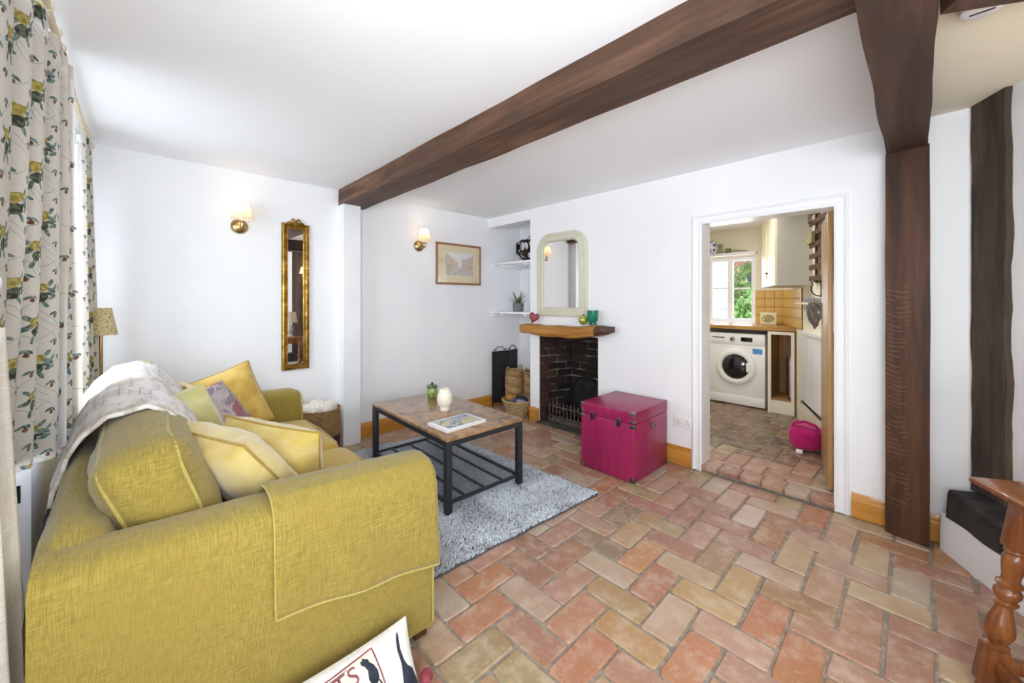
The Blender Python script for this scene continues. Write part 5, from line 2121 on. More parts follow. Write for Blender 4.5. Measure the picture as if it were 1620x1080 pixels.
def ell(cx, cy, rx, ry, ang):
    ca, sa = math.cos(ang), math.sin(ang)
    dx, dy = fu - cx, fv - cy
    p = (dx * ca + dy * sa) / rx
    q_ = (dy * ca - dx * sa) / ry
    return (p * p + q_ * q_).lt(1.0)


def union(lst):
    r = lst[0]
    for q_ in lst[1:]:
        r = r.mx(q_)
    return r


# stems, leaves, buds, roses
BUDS = ((-0.066, 0.056), (0.054, 0.070), (-0.078, -0.034), (0.050, -0.082), (0.090, 0.010), (-0.034, -0.088), (-0.020, 0.092))
stem = (fu - (fv * 28.0).sin() * 0.046 - 0.030).abs().lt(0.0013)
stem2 = (fv - fu * 0.8 - 0.085 + (fu * 40.0).sin() * 0.010).abs().lt(0.0012) * fu.lt(0.05)
stem3 = (fv + fu * 0.6 + 0.062 + (fu * 30.0).sin() * 0.012).abs().lt(0.0012) * fu.gt(-0.08)
leaves = union([ell(cx * 1.3, cy * 1.3, rx * 1.3, ry * 1.35, a) for cx, cy, rx, ry, a in (
    (0.027, 0.002, 0.015, 0.006, -0.4), (0.030, -0.015, 0.013, 0.0055, 0.3), (0.022, 0.024, 0.012, 0.005, 0.9), (-0.025, -0.004, 0.013, 0.006, 0.3),
    (-0.022, 0.020, 0.011, 0.005, -0.7), (0.012, -0.034, 0.012, 0.005, -1.0), (-0.014, -0.034, 0.012, 0.005, 1.2), (0.038, 0.012, 0.010, 0.004, 0.8))]
    + [ell(x - 0.010, y + 0.005, 0.0115, 0.0045, 0.5) for x, y in BUDS] + [ell(x + 0.011, y + 0.004, 0.0115, 0.0045, -0.6) for x, y in BUDS])
dark = union([ell(0.000, -0.019, 0.0210, 0.0170, 0.2), ell(0.026, -0.008, 0.013, 0.005, -0.3), ell(-0.023, 0.005, 0.010, 0.005, 0.6)] + [ell(x, y + 0.003, 0.004, 0.003, 0.0) for x, y in BUDS])
buds = union([ell(x + 0.001, y - 0.006, 0.0078, 0.0070, 0.3) for x, y in BUDS])
rose = union([ell(-0.002, 0.013, 0.022, 0.0155, 0.2), ell(-0.013, 0.020, 0.012, 0.010, 0), ell(0.012, 0.020, 0.011, 0.009, 0)])
core = ((((fu + 0.002) * (fu + 0.002) + (fv - 0.010) * (fv - 0.010)).sqrt() * 420.0).sin()).gt(0.35) * rose
wv = noise(coords('UV', (900, 60, 1)), 1.0, 2) + noise(coords('UV', (60, 900, 1)), 1.0, 2)
tone = noise(uvs_, 60, 2)
c = mix(wv.sm(0.7, 1.3), C('#e6e0d6'), C('#f0ece5'))
c = mix(stem.mx(stem2).mx(stem3) * 0.7, c, C('#8fa39c'))
c = mix(leaves, c, mix(tone.sm(0.4, 0.6), C('#5f7772'), C('#93a8a2')))
c = mix(dark, c, mix(tone.sm(0.42, 0.58), C('#4a5248'), C('#7c8270')))
c = mix(buds, c, mix(tone.sm(0.4, 0.6), C('#74503c'), C('#93705a')))
c = mix(rose, c, mix(tone.sm(0.4, 0.6), C('#bdab54'), C('#d6c986')))
c = mix(core * 0.6, c, C('#8d7a34'))
# a cotton that lets some daylight through
finish(b, c, 0.9, 0, wv, 0.08, 0.003, 0.15)
mo = m.node_tree.nodes['Material Output']
ad = m.node_tree.nodes.new('ShaderNodeMixShader')
tl_ = m.node_tree.nodes.new('ShaderNodeBsdfTranslucent')
m.node_tree.links.new(c.s, tl_.inputs[0])
ad.inputs[0].default_value = 0.38
m.node_tree.links.new(b.outputs[0], ad.inputs[1])
m.node_tree.links.new(tl_.outputs[0], ad.inputs[2])
m.node_tree.links.new(ad.outputs[0], mo.inputs[0])
M['curtain'] = m
M['lining'] = plain('white_curtain_lining', '#f2f2f4', '#e9e9ee', 0.9, scale=4)

ROD_X, ROD_Z = -0.205, 2.215
rod = thing('curtain_pole', 'cream wooden curtain pole with rings above the window', 'curtain pole', (ROD_X, 2.4, ROD_Z))
M['poler'] = plain('cream_pole_paint', '#e2d5b8', '#d6c7a6', 0.4, scale=8)
obj('pole', MB().lathe([(0.011, 1.25), (0.011, 3.43)], (ROD_X, 0, ROD_Z), 14, axis='y'), M['poler'], rod, world=True)
obj('finial', MB().lathe([(0.011, 3.42), (0.018, 3.43), (0.026, 3.45), (0.026, 3.465), (0.016, 3.485), (0.003, 3.49)], (ROD_X, 0, ROD_Z), 16, axis='y'), M['poler'], rod, world=True)
for y in (1.35, 3.36):
    obj('pole_bracket', MB().bbox(XL, ROD_X + 0.012, y - 0.010, y + 0.010, ROD_Z - 0.035, ROD_Z - 0.013, 0.004), M['poler'], rod, world=True)
RINGS = []


def curtain(label, top, bot, zt, zb, folds, amp_t, amp_b, fabric_w, seed):
    """top / bot: polylines of (x, y) along the heading and the hem"""
    t_ = thing('curtain', label, 'curtain', (top[0][0], top[0][1], zb), (0, 0, 0), 'floral window curtains')

    def pl(poly, s):
        k = s * (len(poly) - 1)
        i = min(int(k), len(poly) - 2)
        f = k - i
        return Vector((poly[i][0] * (1 - f) + poly[i + 1][0] * f, poly[i][1] * (1 - f) + poly[i + 1][1] * f, 0))

    def fn(s, v):
        a, b2 = pl(top, s), pl(bot, s)
        p = a.lerp(b2, v ** 1.15)
        d = (pl(top, min(1, s + .01)) - pl(top, max(0, s - .01))).lerp(pl(bot, min(1, s + .01)) - pl(bot, max(0, s - .01)), v)
        d.normalize()
        nrm = Vector((d.y, -d.x, 0))
        amp = amp_t + (amp_b - amp_t) * min(1, v * 1.6)
        ph = folds * 2 * PI * (s + 0.018 * math.sin(s * 13 + seed) + 0.012 * math.sin(v * 4 + s * 9))
        w = math.sin(ph) + 0.28 * math.sin(2 * ph + 0.8 + seed)
        p += nrm * amp * w + d * amp * 0.55 * math.cos(ph)
        z = zt + (zb - zt) * v
        if v < 0.06:
            z += 0.012 * math.cos(ph) * (1 - v / 0.06)
        z += 0.010 * math.sin(ph) * v + 0.02 * math.sin(s * 3 + seed) * v
        return (p.x, p.y, z)
    nu = folds * 22
    mb = MB()
    mb.grid(fn, nu, 44, uvs=lambda s, v: (s * fabric_w, -v * (zt - zb)))
    o = obj('curtain_cloth', mb, M['curtain'], t_, angle=80, world=True)
    tape = MB()
    tape.grid(lambda s, v: (fn(s, 0.035 * v)[0] - 0.003, fn(s, 0.035 * v)[1], fn(s, 0.035 * v)[2]), nu, 1)
    obj('heading_tape', tape, M['lining'], t_, angle=80, world=True)
    ln2 = MB()
    ln2.grid(lambda s, v: (fn(s, 0.04 + 0.94 * v)[0] - 0.014, fn(s, 0.04 + 0.94 * v)[1] + 0.002, fn(s, 0.04 + 0.94 * v)[2]), nu, 30)
    obj('curtain_lining', ln2, M['lining'], t_, angle=80, world=True)
    for k in range(folds):
        p = fn((k + 0.25) / folds, 0.0)
        ring = [(ROD_X + 0.017 * math.cos(a), p[1], ROD_Z + 0.002 + 0.017 * math.sin(a)) for a in [2 * PI * q_ / 16 for q_ in range(16)]]
        obj('curtain_ring', MB().tube(ring, 0.0032, 6, closed=True), M['poler'], t_, world=True)
    return t_


curtain('near floral curtain gathered at the left of the window behind the sofa', [(-0.245, 1.30), (-0.235, 1.70), (-0.215, 2.05), (-0.195, 2.30)],
        [(-0.33, 1.60), (-0.315, 1.95), (-0.245, 2.18), (-0.175, 2.32)], 2.19, 0.70, 6, 0.026, 0.034, 1.5, 1.0)
curtain('far floral curtain hanging in the corner by the far wall', [(-0.215, 3.10), (-0.200, 3.38)], [(-0.215, 3.12), (-0.165, 3.42)], 2.19, 0.66, 3, 0.018, 0.024, 0.8, 2.2)
# white holdback knob
hb = thing('curtain_holdback', 'white round holdback knob at the edge of the near curtain', 'holdback', (-0.42, 1.45, 1.320))
obj('stem', MB().lathe([(0.009, 0.0), (0.009, 0.180)], (0, 0, 0), 12, axis='x'), M['gloss'], hb)
obj('knob', MB().lathe([(0.010, 0.176), (0.018, 0.179), (0.021, 0.185), (0.018, 0.193), (0.012, 0.198), (0.003, 0.200)], (0, 0, 0), 24, axis='x'), M['gloss'], hb)
# pale woven drape close to the camera at the left edge
m = fabric('cream_woven_drape', '#d3ccc0', '#e4dfd5', None, 260, bstr=0.6)
dr = MB()


def dr_fn(s, v):
    ph = s * 4 * 2 * PI
    y = 0.95 + 0.40 * s + (0.04 + 0.06 * v) * s
    x = -0.315 + 0.012 * math.sin(ph) + 0.04 * v * s + 0.105 * s
    z = 1.22 - 1.20 * v
    return (x, y + 0.012 * math.cos(ph), z)


dr.grid(dr_fn, 90, 30)
o = obj('woven_drape', dr, m, angle=80)
o.modifiers.new('thickness', 'SOLIDIFY').thickness = 0.003
tag(o, 'cream woven drape hanging at the left edge of the picture', 'drape')
# storage heater under the window
he = thing('storage_heater', 'white panel heater under the window behind the sofa', 'heater', (-0.35, 2.85, 0.04))
obj('case', MB().bbox(XL + 0.004, -0.285, 2.335, 3.35, 0.04, 0.735, 0.008), M['gloss'], he, world=True)
obj('top_grille', MB().bbox(XL + 0.03, -0.30, 2.40, 3.30, 0.733, 0.740, 0.002), M['steel'], he, world=True)
obj('side_slot', MB().box(-0.325, -0.312, 2.332, 2.336, 0.52, 0.585), M['iron'], he, world=True, smooth=False)
for z in (0.10, 0.112):
    obj('screw', MB().lathe([(0.004, 2.3325), (0.004, 2.336)], (-0.34 + (z - 0.1), 0, 0.10), 8, axis='y'), M['iron'], he, world=True)
for y in (2.45, 3.22):
    obj('heater_foot', MB().box(-0.40, -0.30, y, y + 0.04, 0.0, 0.042), M['gloss'], he, world=True, smooth=False)
# floor lamp with a speckled shade in the corner
fl_ = thing('floor_lamp', 'floor lamp with a speckled beige shade in the corner behind the sofa', 'lamp', (-0.150, 3.36, 0))
obj('base', MB().lathe([(0.10, 0), (0.10, 0.012), (0.03, 0.025), (0.012, 0.03)], (0, 0, 0), 28), M['brass'], fl_)
obj('pole', MB().lathe([(0.009, 0.03), (0.009, 1.12)], (0, 0, 0), 12), M['brass'], fl_)
m, b = new_mat('speckled_paper_shade')
n1 = noise(coords('Object'), 90, 3)
finish(b, mix(n1.sm(0.55, 0.62), C('#cdbb8e'), C('#8f7c4c')), 0.9)
obj('lamp_shade', MB().lathe([(0.072, 1.075), (0.045, 1.235), (0.043, 1.235), (0.070, 1.075)], (0, 0, 0), 32, cap=False), m, fl_)


# ------------------------------------------------------------------ kitchen shell
XK = 5.70
KD = Vector((0.935, 0.355, 0)).normalized()     # direction of the slanting right-hand wall
KN = Vector((-0.355, 0.935, 0)).normalized()
K0 = Vector((5.70, 1.13, 0))
ZKC = 2.205


def kw(s, d, z):
    """point on the slanting wall: s metres before the corner, d metres off it"""
    p = K0 - KD * s + KN * d
    return (p.x, p.y, z)


def kbox(mb, s0, s1, d0, d1, z0, z1):
    q = [kw(s0, d0, 0), kw(s1, d0, 0), kw(s1, d1, 0), kw(s0, d1, 0)]
    return mb.prism([(p[0], p[1]) for p in q][::-1], 'z', z0, z1)


struct('wall_kitchen_window', holed(MB(), 'x', XK, XK + 0.14, 0.9, 2.79, -0.1, 2.3, [(1.43, 2.55, 0.985, 1.86)]), M['kwall'])
struct('wall_kitchen_right', kbox(MB(), -0.2, 2.66, -0.12, 0.0, -0.1, 2.3), M['kwall'])
struct('wall_kitchen_left', MB().box(3.585, 5.84, 2.65, 2.79, -0.1, 2.3).box(3.221, 3.62, 1.88, 1.975, -0.1, 2.3), M['kwall'])
struct('ceiling_kitchen', MB().box(3.221, 5.84, -0.2, 2.79, ZKC, ZKC + 0.1), M['ceil'])
window(4, 'x', XK + 0.07, 1.43, 2.55, 0.985, 1.86, 3, 1.44)
struct('trim_1', MB().bbox(XK - 0.05, XK + 0.05, 1.40, 2.60, 0.965, 0.992, 0.004), M['gloss'], smooth=True)
struct('trim_2', MB().bbox(XK - 0.10, XK + 0.0, 1.405, 2.64, 1.868, 1.905, 0.004), M['gloss'], smooth=True)

# ------------------------------------------------------------------ outside the kitchen window
struct('ground', MB().box(5.9, 12, -3, 8, -0.6, -0.3), plain('garden_soil', '#6d6a58', '#5a6140', 0.95, scale=3))
nb = struct('wall_neighbour', MB().box(7.62, 7.8, 2.32, 5.5, -0.3, 4.2), M['wall'])
bd_me = None
for k in range(22):
    z = 0.2 + k * 0.155
    mb = MB().prism([(7.62, 0.0), (7.595, 0.0), (7.612, 0.15), (7.62, 0.15)], 'y', 2.30, 5.5)
    if bd_me is None:
        o = obj('board', mb, plain('white_weatherboard', '#e9ecf2', '#dfe3ea', 0.6, scale=3), nb, smooth=False)
        bd_me = o.data
    else:
        o = bpy.data.objects.new('board', bd_me)
        COL.objects.link(o)
        o.parent = nb
    o.location = (0, 0, z)
m, b = new_mat('distant_red_brick')
bt = S.nt.nodes.new('ShaderNodeTexBrick')
S.nt.links.new(coords('Object', (1, 1, 1)).s, bt.inputs['Vector'])
_x, _y, _z = sep(coords('Object'))
cb = S.nt.nodes.new('ShaderNodeCombineXYZ')
S.nt.links.new(_y.s, cb.inputs[0])
S.nt.links.new(_z.s, cb.inputs[1])
S.nt.links.new(cb.outputs[0], bt.inputs['Vector'])
bt.inputs['Scale'].default_value = 4.5
bt.inputs['Color1'].default_value = C('#b06a54')
bt.inputs['Color2'].default_value = C('#c08a74')
bt.inputs['Mortar'].default_value = C('#c8b8a8')
finish(b, S(bt.outputs[0]), 0.9)
struct('wall_garden', MB().box(9.6, 9.8, 0.0, 4.5, -0.3, 4.5), m)


def leafy(name, label, c, r, n, cols, seed, lsize=0.05, cat='shrub'):
    t_ = thing(name, label, cat, (c[0], c[1], -0.3))
    rg_ = random.Random(seed)
    mb = MB()
    for k in range(n):
        d = Vector((rg_.gauss(0, 1), rg_.gauss(0, 1), rg_.gauss(0, 1))).normalized() * rg_.uniform(0.55, 1.0)
        p = Vector((c[0] + d.x * r[0], c[1] + d.y * r[1], c[2] + d.z * r[2]))
        a = Vector((rg_.uniform(-1, 1), rg_.uniform(-1, 1), rg_.uniform(-1, 1))).normalized()
        b2 = a.cross(Vector((rg_.uniform(-1, 1), rg_.uniform(-1, 1), rg_.uniform(-1, 1)))).normalized()
        s_ = lsize * rg_.uniform(0.6, 1.3)
        mb.add([p - a * s_, p + b2 * s_ * 0.5, p + a * s_, p - b2 * s_ * 0.5], [[0, 1, 2, 3]])
    m_, b_ = new_mat(name + '_leaves')
    ri_ = S(S.nt.nodes.new('ShaderNodeNewGeometry').outputs['Random Per Island'])
    finish(b_, ramp(ri_, [(i / (len(cols) - 1), C(q_)) for i, q_ in enumerate(cols)]), 0.6)
    o = obj('foliage', mb, m_, t_, world=True, smooth=False)
    o['kind'] = 'stuff'
    st_ = MB()
    for k in range(5):
        st_.tube([(c[0], c[1], -0.31), (c[0], c[1], c[2] - r[2]), (c[0] + rg_.uniform(-.3, .3) * r[0], c[1] + rg_.uniform(-.3, .3) * r[1], c[2] + 0.3 * r[2])], 0.008, 5)
    obj('stems', st_, M['darkwood'], t_, world=True)
    return t_


leafy('garden_shrub', 'bright green shrub outside the kitchen window', (7.05, 1.72, 0.95), (0.40, 0.42, 0.50), 2600, ['#4f7a3a', '#7fae58', '#a9cf7c', '#c4dc98'], 2, 0.05)
leafy('garden_bush', 'green bush growing against the garden brick wall', (8.6, 2.55, 0.9), (0.6, 0.8, 1.1), 3000, ['#4b7536', '#7aa850', '#9cc470', '#bdd690'], 5, 0.06)
hp_ = thing('hanging_planter', 'dark hanging planter with trailing greenery outside the window', 'planter', (6.15, 1.578, 1.54))
obj('planter_pot', MB().lathe([(0.055, 0), (0.060, 0.004), (0.075, 0.12), (0.068, 0.12), (0.06, 0.02)], (0, 0, 0), 20), M['black'], hp_)
for k in range(3):
    a = 2 * PI * k / 3
    obj('hanging_wire', MB().tube([(0.072 * math.cos(a), 0.072 * math.sin(a), 0.12), (0, 0, 0.62)], 0.002, 4), M['iron'], hp_)
obj('wall_arm', MB().tube([(-0.315, 0, 0.55), (-0.315, 0, 0.66), (0.0, 0, 0.66), (0.0, 0, 0.62)], 0.006, 6), M['iron'], hp_)
rg_ = random.Random(4)
lf = MB()
for k in range(420):
    a, rr_ = rg_.uniform(0, 2 * PI), rg_.uniform(0.0, 0.17)
    p = Vector((rr_ * math.cos(a), rr_ * math.sin(a), 0.17 + rg_.uniform(-0.06, 0.12) - rr_ * 0.35))
    aa = Vector((rg_.uniform(-1, 1), rg_.uniform(-1, 1), rg_.uniform(-.6, 1))).normalized()
    b2 = aa.cross(Vector((0.2, 0.4, 1))).normalized()
    lf.add([p - aa * 0.028, p + b2 * 0.010, p + aa * 0.028, p - b2 * 0.010], [[0, 1, 2, 3]])
o = obj('foliage', lf, plain('fern_green', '#4e7a34', '#8aa850', 0.6, scale=25), hp_, smooth=False)
o['kind'] = 'stuff'

# ------------------------------------------------------------------ washing machine
wm = thing('washing_machine', 'white front loading washing machine under the kitchen worktop', 'washing machine', (5.36, 1.482, ZK), (0, 0, 0))
# local: front face at x=-0.26, towards the doorway
M['appliance'] = plain('white_enamel', '#f1f1ec', '#ececE6'.lower(), 0.25, scale=2)
FX = -0.26
obj('case', MB().bbox(FX, 0.28, -0.298, 0.298, 0.012, 0.848, 0.006), M['appliance'], wm)
obj('plinth_panel', MB().bbox(FX - 0.004, FX + 0.01, -0.294, 0.294, 0.018, 0.115, 0.003), M['appliance'], wm)
obj('control_panel', MB().bbox(FX - 0.006, FX + 0.01, -0.294, 0.294, 0.715, 0.842, 0.004), M['appliance'], wm)
dr_ = obj('detergent_drawer', MB().bbox(FX - 0.010, FX, 0.10, 0.275, 0.735, 0.825, 0.004), M['appliance'], wm)
obj('drawer_grip', MB().box(FX - 0.0108, FX - 0.0095, 0.12, 0.255, 0.785, 0.797), M['iron'], dr_, smooth=False)
obj('dial', MB().lathe([(0.026, FX - 0.005), (0.024, FX - 0.018), (0.020, FX - 0.022), (0.001, FX - 0.023)], (0, 0.035, 0.778), 24, axis='x'), M['chrome'], wm)
obj('display', MB().bbox(FX - 0.008, FX - 0.004, -0.175, -0.055, 0.755, 0.805, 0.002), plain('black_display', '#0e0f12', None, 0.15), wm)
obj('energy_label', MB().box(FX - 0.0015, FX - 0.0002, -0.272, -0.175, 0.62, 0.68), plain('blue_sticker', '#3f86c4', '#6aa5d8', 0.5, scale=60), wm, smooth=False)
DZ, DY = 0.455, 0.0
df_ = obj('door_ring', MB().lathe([(0.215, FX + 0.002), (0.215, FX - 0.012), (0.200, FX - 0.030), (0.170, FX - 0.038), (0.150, FX - 0.030), (0.140, FX - 0.010)], (0, DY, DZ), 48, axis='x', cap=False), M['appliance'], wm)
m, b = new_mat('dark_porthole_glass')
finish(b, C('#15161a'), 0.06, 0, spec=0.8)
obj('porthole_glass', MB().lathe([(0.147, FX - 0.012), (0.135, FX - 0.022), (0.09, FX - 0.040), (0.04, FX - 0.048), (0.001, FX - 0.050)], (0, DY, DZ), 40, axis='x'), m, df_)
obj('door_grip', MB().soft((FX - 0.030, -0.140, DZ + 0.005), (0.02, 0.05, 0.11), 0.009, n=6), M['appliance'], df_)
for y in (-0.25, 0.25):
    obj('foot', MB().lathe([(0.02, 0.0), (0.02, 0.013)], (FX + 0.05, y, 0), 12), M['iron'], wm)

# ------------------------------------------------------------------ narrow open cabinet, worktop and boxed wall
cb_ = thing('open_cabinet', 'narrow open cabinet beside the washing machine holding a tray', 'cabinet', (5.30, 1.01, ZK))
M['oakboard'] = wood('oak_veneer_inside', '#8a6638', '#a57d48', '#b88e58', 'z', 0.5, 0.8, 0.05)
x0, x1, y0, y1 = 5.04, 5.66, 0.905, 1.140
obj('side_panel', MB().box(x0, x1 - 0.1, y1 - 0.018, y1, ZK, 0.935), M['oakboard'], cb_, world=True, smooth=False)
obj('side_panel', MB().box(x0, x0 + 0.20, y0, y0 + 0.018, ZK, 0.935), M['oakboard'], cb_, world=True, smooth=False)
obj('back_panel', MB().box(x0 + 0.42, x0 + 0.43, y0, y1, ZK, 0.935), M['oakboard'], cb_, world=True, smooth=False)
obj('shelf', MB().box(x0 + 0.004, x0 + 0.42, y0 + 0.018, y1 - 0.018, 0.188, 0.206), M['oakboard'], cb_, world=True, smooth=False)
ff = MB()
ff.box(x0 - 0.004, x0 + 0.014, y1 - 0.026, y1 + 0.004, ZK, 0.937)
ff.box(x0 - 0.004, x0 + 0.014, y0 - 0.004, y0 + 0.026, ZK, 0.937)
ff.box(x0 - 0.003, x0 + 0.014, y0 + 0.026, y1 - 0.026, 0.905, 0.937)
obj('face_frame', ff, M['satin'], cb_, world=True, smooth=False)
obj('plinth', MB().box(x0 + 0.006, x0 + 0.02, y0 + 0.026, y1 - 0.026, ZK, 0.188), M['satin'], cb_, world=True, smooth=False)
tr2 = thing('serving_tray', 'dark purple tray standing on edge in the open cabinet', 'tray', (5.20, 0.99, 0.2065), (0, 0, 0.25))
m = plain('purple_lacquer', '#4c2438', '#6d4258', 0.25, scale=9)
obj('tray_base', MB().bbox(-0.16, 0.16, -0.004, 0.004, 0.012, 0.45, 0.003), m, tr2)
rp = [(-0.16 + 0.03, 0, 0.012), (0.16 - 0.03, 0, 0.012), (0.16, 0, 0.04), (0.16, 0, 0.42), (0.13, 0, 0.45), (-0.13, 0, 0.45), (-0.16, 0, 0.42), (-0.16, 0, 0.04)]
obj('tray_rim', MB().tube([(p[0], p[1] - 0.012, p[2]) for p in rp], 0.011, 6, closed=True), plain('silver_rim', '#b9b2b8', None, 0.3, 0.6), tr2)
wt = MB()
wt.prism([(5.055, 0.86), (5.69, 1.118), (5.69, 2.64), (5.055, 2.64)], 'z', 0.945, 0.985)
o = struct('worktop', wt, wood('oak_worktop', '#9a6e38', '#b58848', '#c89c5c', 'y', 0.35, 0.8, 0.05), label='oak worktop over the washing machine', cat='worktop')
cl = thing('base_cabinet', 'cream base cabinet left of the washing machine', 'cabinet', (5.36, 2.34, ZK))
obj('body', MB().box(5.10, 5.66, 1.80, 2.63, ZK, 0.944), M['satin'], cl, world=True, smooth=False)
obj('cabinet_door', MB().bbox(5.080, 5.099, 1.83, 2.30, 0.16, 0.93, 0.003), M['satin'], cl, world=True)
# boxed-in white panelling along the slanting wall, with a dark strip as the crack's shadow and a low skirting board
bx_ = thing('boxed_panelling', 'white boxed panelling along the slanting kitchen wall', 'panelling', kw(1.6, 0.05, ZK))
s0 = 1.00
for k in range(4):
    kb = MB()
    kbox(kb, s0 + k * 0.225 + 0.002, s0 + (k + 1) * 0.225 - 0.002, 0.0, 0.022, 0.30, 0.955)
    obj('panel_board', kb, M['gloss'], bx_, world=True, smooth=False)
kb = MB()
kbox(kb, s0, s0 + 0.9, 0.0, 0.035, 0.955, 0.985)
obj('cap_rail', kb, M['gloss'], bx_, world=True, smooth=False)
kb = MB()
kbox(kb, s0, s0 + 0.9, 0.0, 0.018, 0.272, 0.299)
obj('crack_shadow', kb, M['iron'], bx_, world=True, smooth=False)
kb = MB()
kbox(kb, s0, s0 + 0.9, 0.0, 0.030, 0.2755, 0.284)
obj('vent_rail', kb, M['chrome'], bx_, world=True, smooth=False)
kb = MB()
kbox(kb, s0 - 0.02, s0 + 0.9, 0.0, 0.032, ZK, 0.270)
obj('skirting', kb, M['satin'], bx_, world=True, smooth=False)

# ------------------------------------------------------------------ tiles
TILE = plain('yellow_glazed_tile', '#d2a95c', '#dcb86e', 0.2, scale=7)
tw_ = struct('wall_tiling', MB().box(XK - 0.006, XK + 0.001, 1.10, 1.43, 0.985, 1.405).add(
    [kw(0.0, 0.0, .985), kw(0.96, 0.0, .985), kw(0.96, 0.006, .985), kw(0.0, 0.006, .985), kw(0.0, 0.0, 1.405), kw(0.96, 0.0, 1.405), kw(0.96, 0.006, 1.405), kw(0.0, 0.006, 1.405)],
    [(0, 3, 2, 1), (4, 5, 6, 7), (0, 1, 5, 4), (1, 2, 6, 5), (2, 3, 7, 6), (3, 0, 4, 7)]), plain('brown_grout', '#8a6c3c', '#7a5e34', 0.9, scale=30))
TS = 0.105
tile_me = None
for r in range(4):
    z = 0.986 + r * TS
    for c_ in range(3):
        mb = MB().bbox(-0.006, 0.0, 0.002, TS - 0.002, 0.002, TS - 0.002, 0.0015, 1)
        if tile_me is None:
            o = obj('tile', mb, TILE, tw_)
            tile_me = o.data
        else:
            o = bpy.data.objects.new('tile', tile_me)
            COL.objects.link(o)
            o.parent = tw_
        o.location = (XK - 0.0055, 1.113 + c_ * TS, z)
    for c_ in range(9):
        o = bpy.data.objects.new('tile', tile_me)
        COL.objects.link(o)
        o.parent = tw_
        p = kw(0.01 + (c_ + 1) * TS, 0.0055, z)
        # tile local -x must face along KN, local y along -KD
        o.location = p
        o.rotation_euler = (0, 0, math.atan2(-KN.y, -KN.x))
# corner clean-up: decorated tile standing on the worktop
m, b = new_mat('cream_plaque_with_oval')
v = coords('Object')
x_, y_, z_ = sep(v)
rr_ = ((y_ / 0.062) * (y_ / 0.062) + ((z_ - 0.075) / 0.045) * ((z_ - 0.075) / 0.045)).sqrt()
nz_ = noise(v, 60, 3)
c = mix(rr_.lt(1.0) * nz_.gt(0.42), C('#e4d9b4'), C('#a09150'))
c = mix((rr_ - 0.97).abs().lt(0.06), c, C('#857a3c'))
finish(b, c, 0.4)
o = obj('decorated_tile', MB().bbox(-0.008, 0.008, -0.085, 0.085, 0.0, 0.15, 0.003), m)
o.location = (5.50, 1.245, 0.9855)
o.rotation_euler = (0, 0.12, 0)
tag(o, 'cream tile with an olive wreath standing on the worktop', 'tile')

# ------------------------------------------------------------------ wall cabinet on the slanting wall
wc_ = thing('wall_cabinet', 'cream kitchen wall cabinet with a panelled door', 'cabinet', kw(0.9, 0.14, 1.42))
M['shaded_cabside'] = plain('shaded_cream_cabinet_side', '#c2beb0', '#bab6a8', 0.5, scale=2)  # cream cabinet's dimmer side: shade put into the colour
M['cabfront'] = plain('cream_cabinet_front', '#ece2c2', '#e6dbb8', 0.35, scale=3)
CD = 0.270
kb = MB()
kbox(kb, 0.50, 1.32, 0.002, CD, 1.42, 2.16)
obj('carcass', kb, M['shaded_cabside'], wc_, world=True, smooth=False)
for a0, a1 in ((0.504, 0.908), (0.912, 1.316)):
    kb = MB()
    kbox(kb, a0, a1, CD + 0.001, CD + 0.020, 1.424, 2.156)
    d_o = obj('cabinet_door', kb, M['cabfront'], wc_, world=True, smooth=False)
    kb = MB()
    kbox(kb, a0 + 0.06, a1 - 0.06, CD + 0.0205, CD + 0.026, 1.50, 2.09)
    obj('raised_panel', kb, M['cabfront'], d_o, world=True, smooth=False)
    hk = a0 + 0.03 if a0 > 0.8 else a1 - 0.03
    obj('cup_handle', MB().tube([kw(hk - 0.02, CD + 0.021, 1.56), kw(hk - 0.012, CD + 0.040, 1.565), kw(hk + 0.012, CD + 0.040, 1.565), kw(hk + 0.02, CD + 0.021, 1.56)], 0.007, 8), M['darkbrass'], d_o, world=True)

# ------------------------------------------------------------------ slatted rack with utensils, shelf board
rk = thing('slatted_rack', 'dark wooden slatted rack hanging on the slanting kitchen wall', 'rack', kw(1.65, 0.02, 1.44))
kb = MB()
kbox(kb, 1.53, 1.57, 0.016, 0.032, 1.43, 2.12)
obj('upright', kb, M['darkwood'], rk, world=True, smooth=False)
kb = MB()
kbox(kb, 1.86, 1.90, 0.016, 0.032, 1.43, 2.12)
obj('upright', kb, M['darkwood'], rk, world=True, smooth=False)
for k in range(7):
    z = 1.452 + k * 0.097
    kb = MB()
    kbox(kb, 1.43, 1.96, 0.0325, 0.050, z, z + 0.040)
    obj('slat', kb, M['darkwood'], rk, world=True, smooth=False)
o = thing('wooden_box_sign', 'small plain wooden plaque hanging on the slatted rack', 'plaque', kw(1.53, 0.056, 1.78))
kb = MB()
kbox(kb, 1.45, 1.62, 0.0505, 0.075, 1.775, 1.865)
obj('plaque_board', kb, plain('grey_green_wood', '#8f8a5e', '#a09a70', 0.6, scale=20), o, world=True, smooth=False)
for i, s_ in enumerate((1.45, 1.475, 1.50, 1.525)):
    o = obj('hanging_utensil', MB().tube([kw(s_, 0.058, 2.08), kw(s_, 0.060, 1.98)], 0.004, 6).tube([kw(s_ - 0.008, 0.060, 1.975), kw(s_ + 0.008, 0.060, 1.965)], 0.006, 6), M['steel'])
    tag(o, 'steel utensil hanging from the top of the slatted rack', 'utensil', 'utensils on the slatted rack')
sb = thing('wall_shelf', 'small dark wooden shelf under the slatted rack', 'shelf', kw(1.35, 0.04, 1.19))
kb = MB()
kbox(kb, 1.08, 1.70, 0.001, 0.016, 1.19, 1.30)
obj('back_board', kb, M['darkwood'], sb, world=True, smooth=False)
kb = MB()
kbox(kb, 1.10, 1.68, 0.0165, 0.09, 1.245, 1.262)
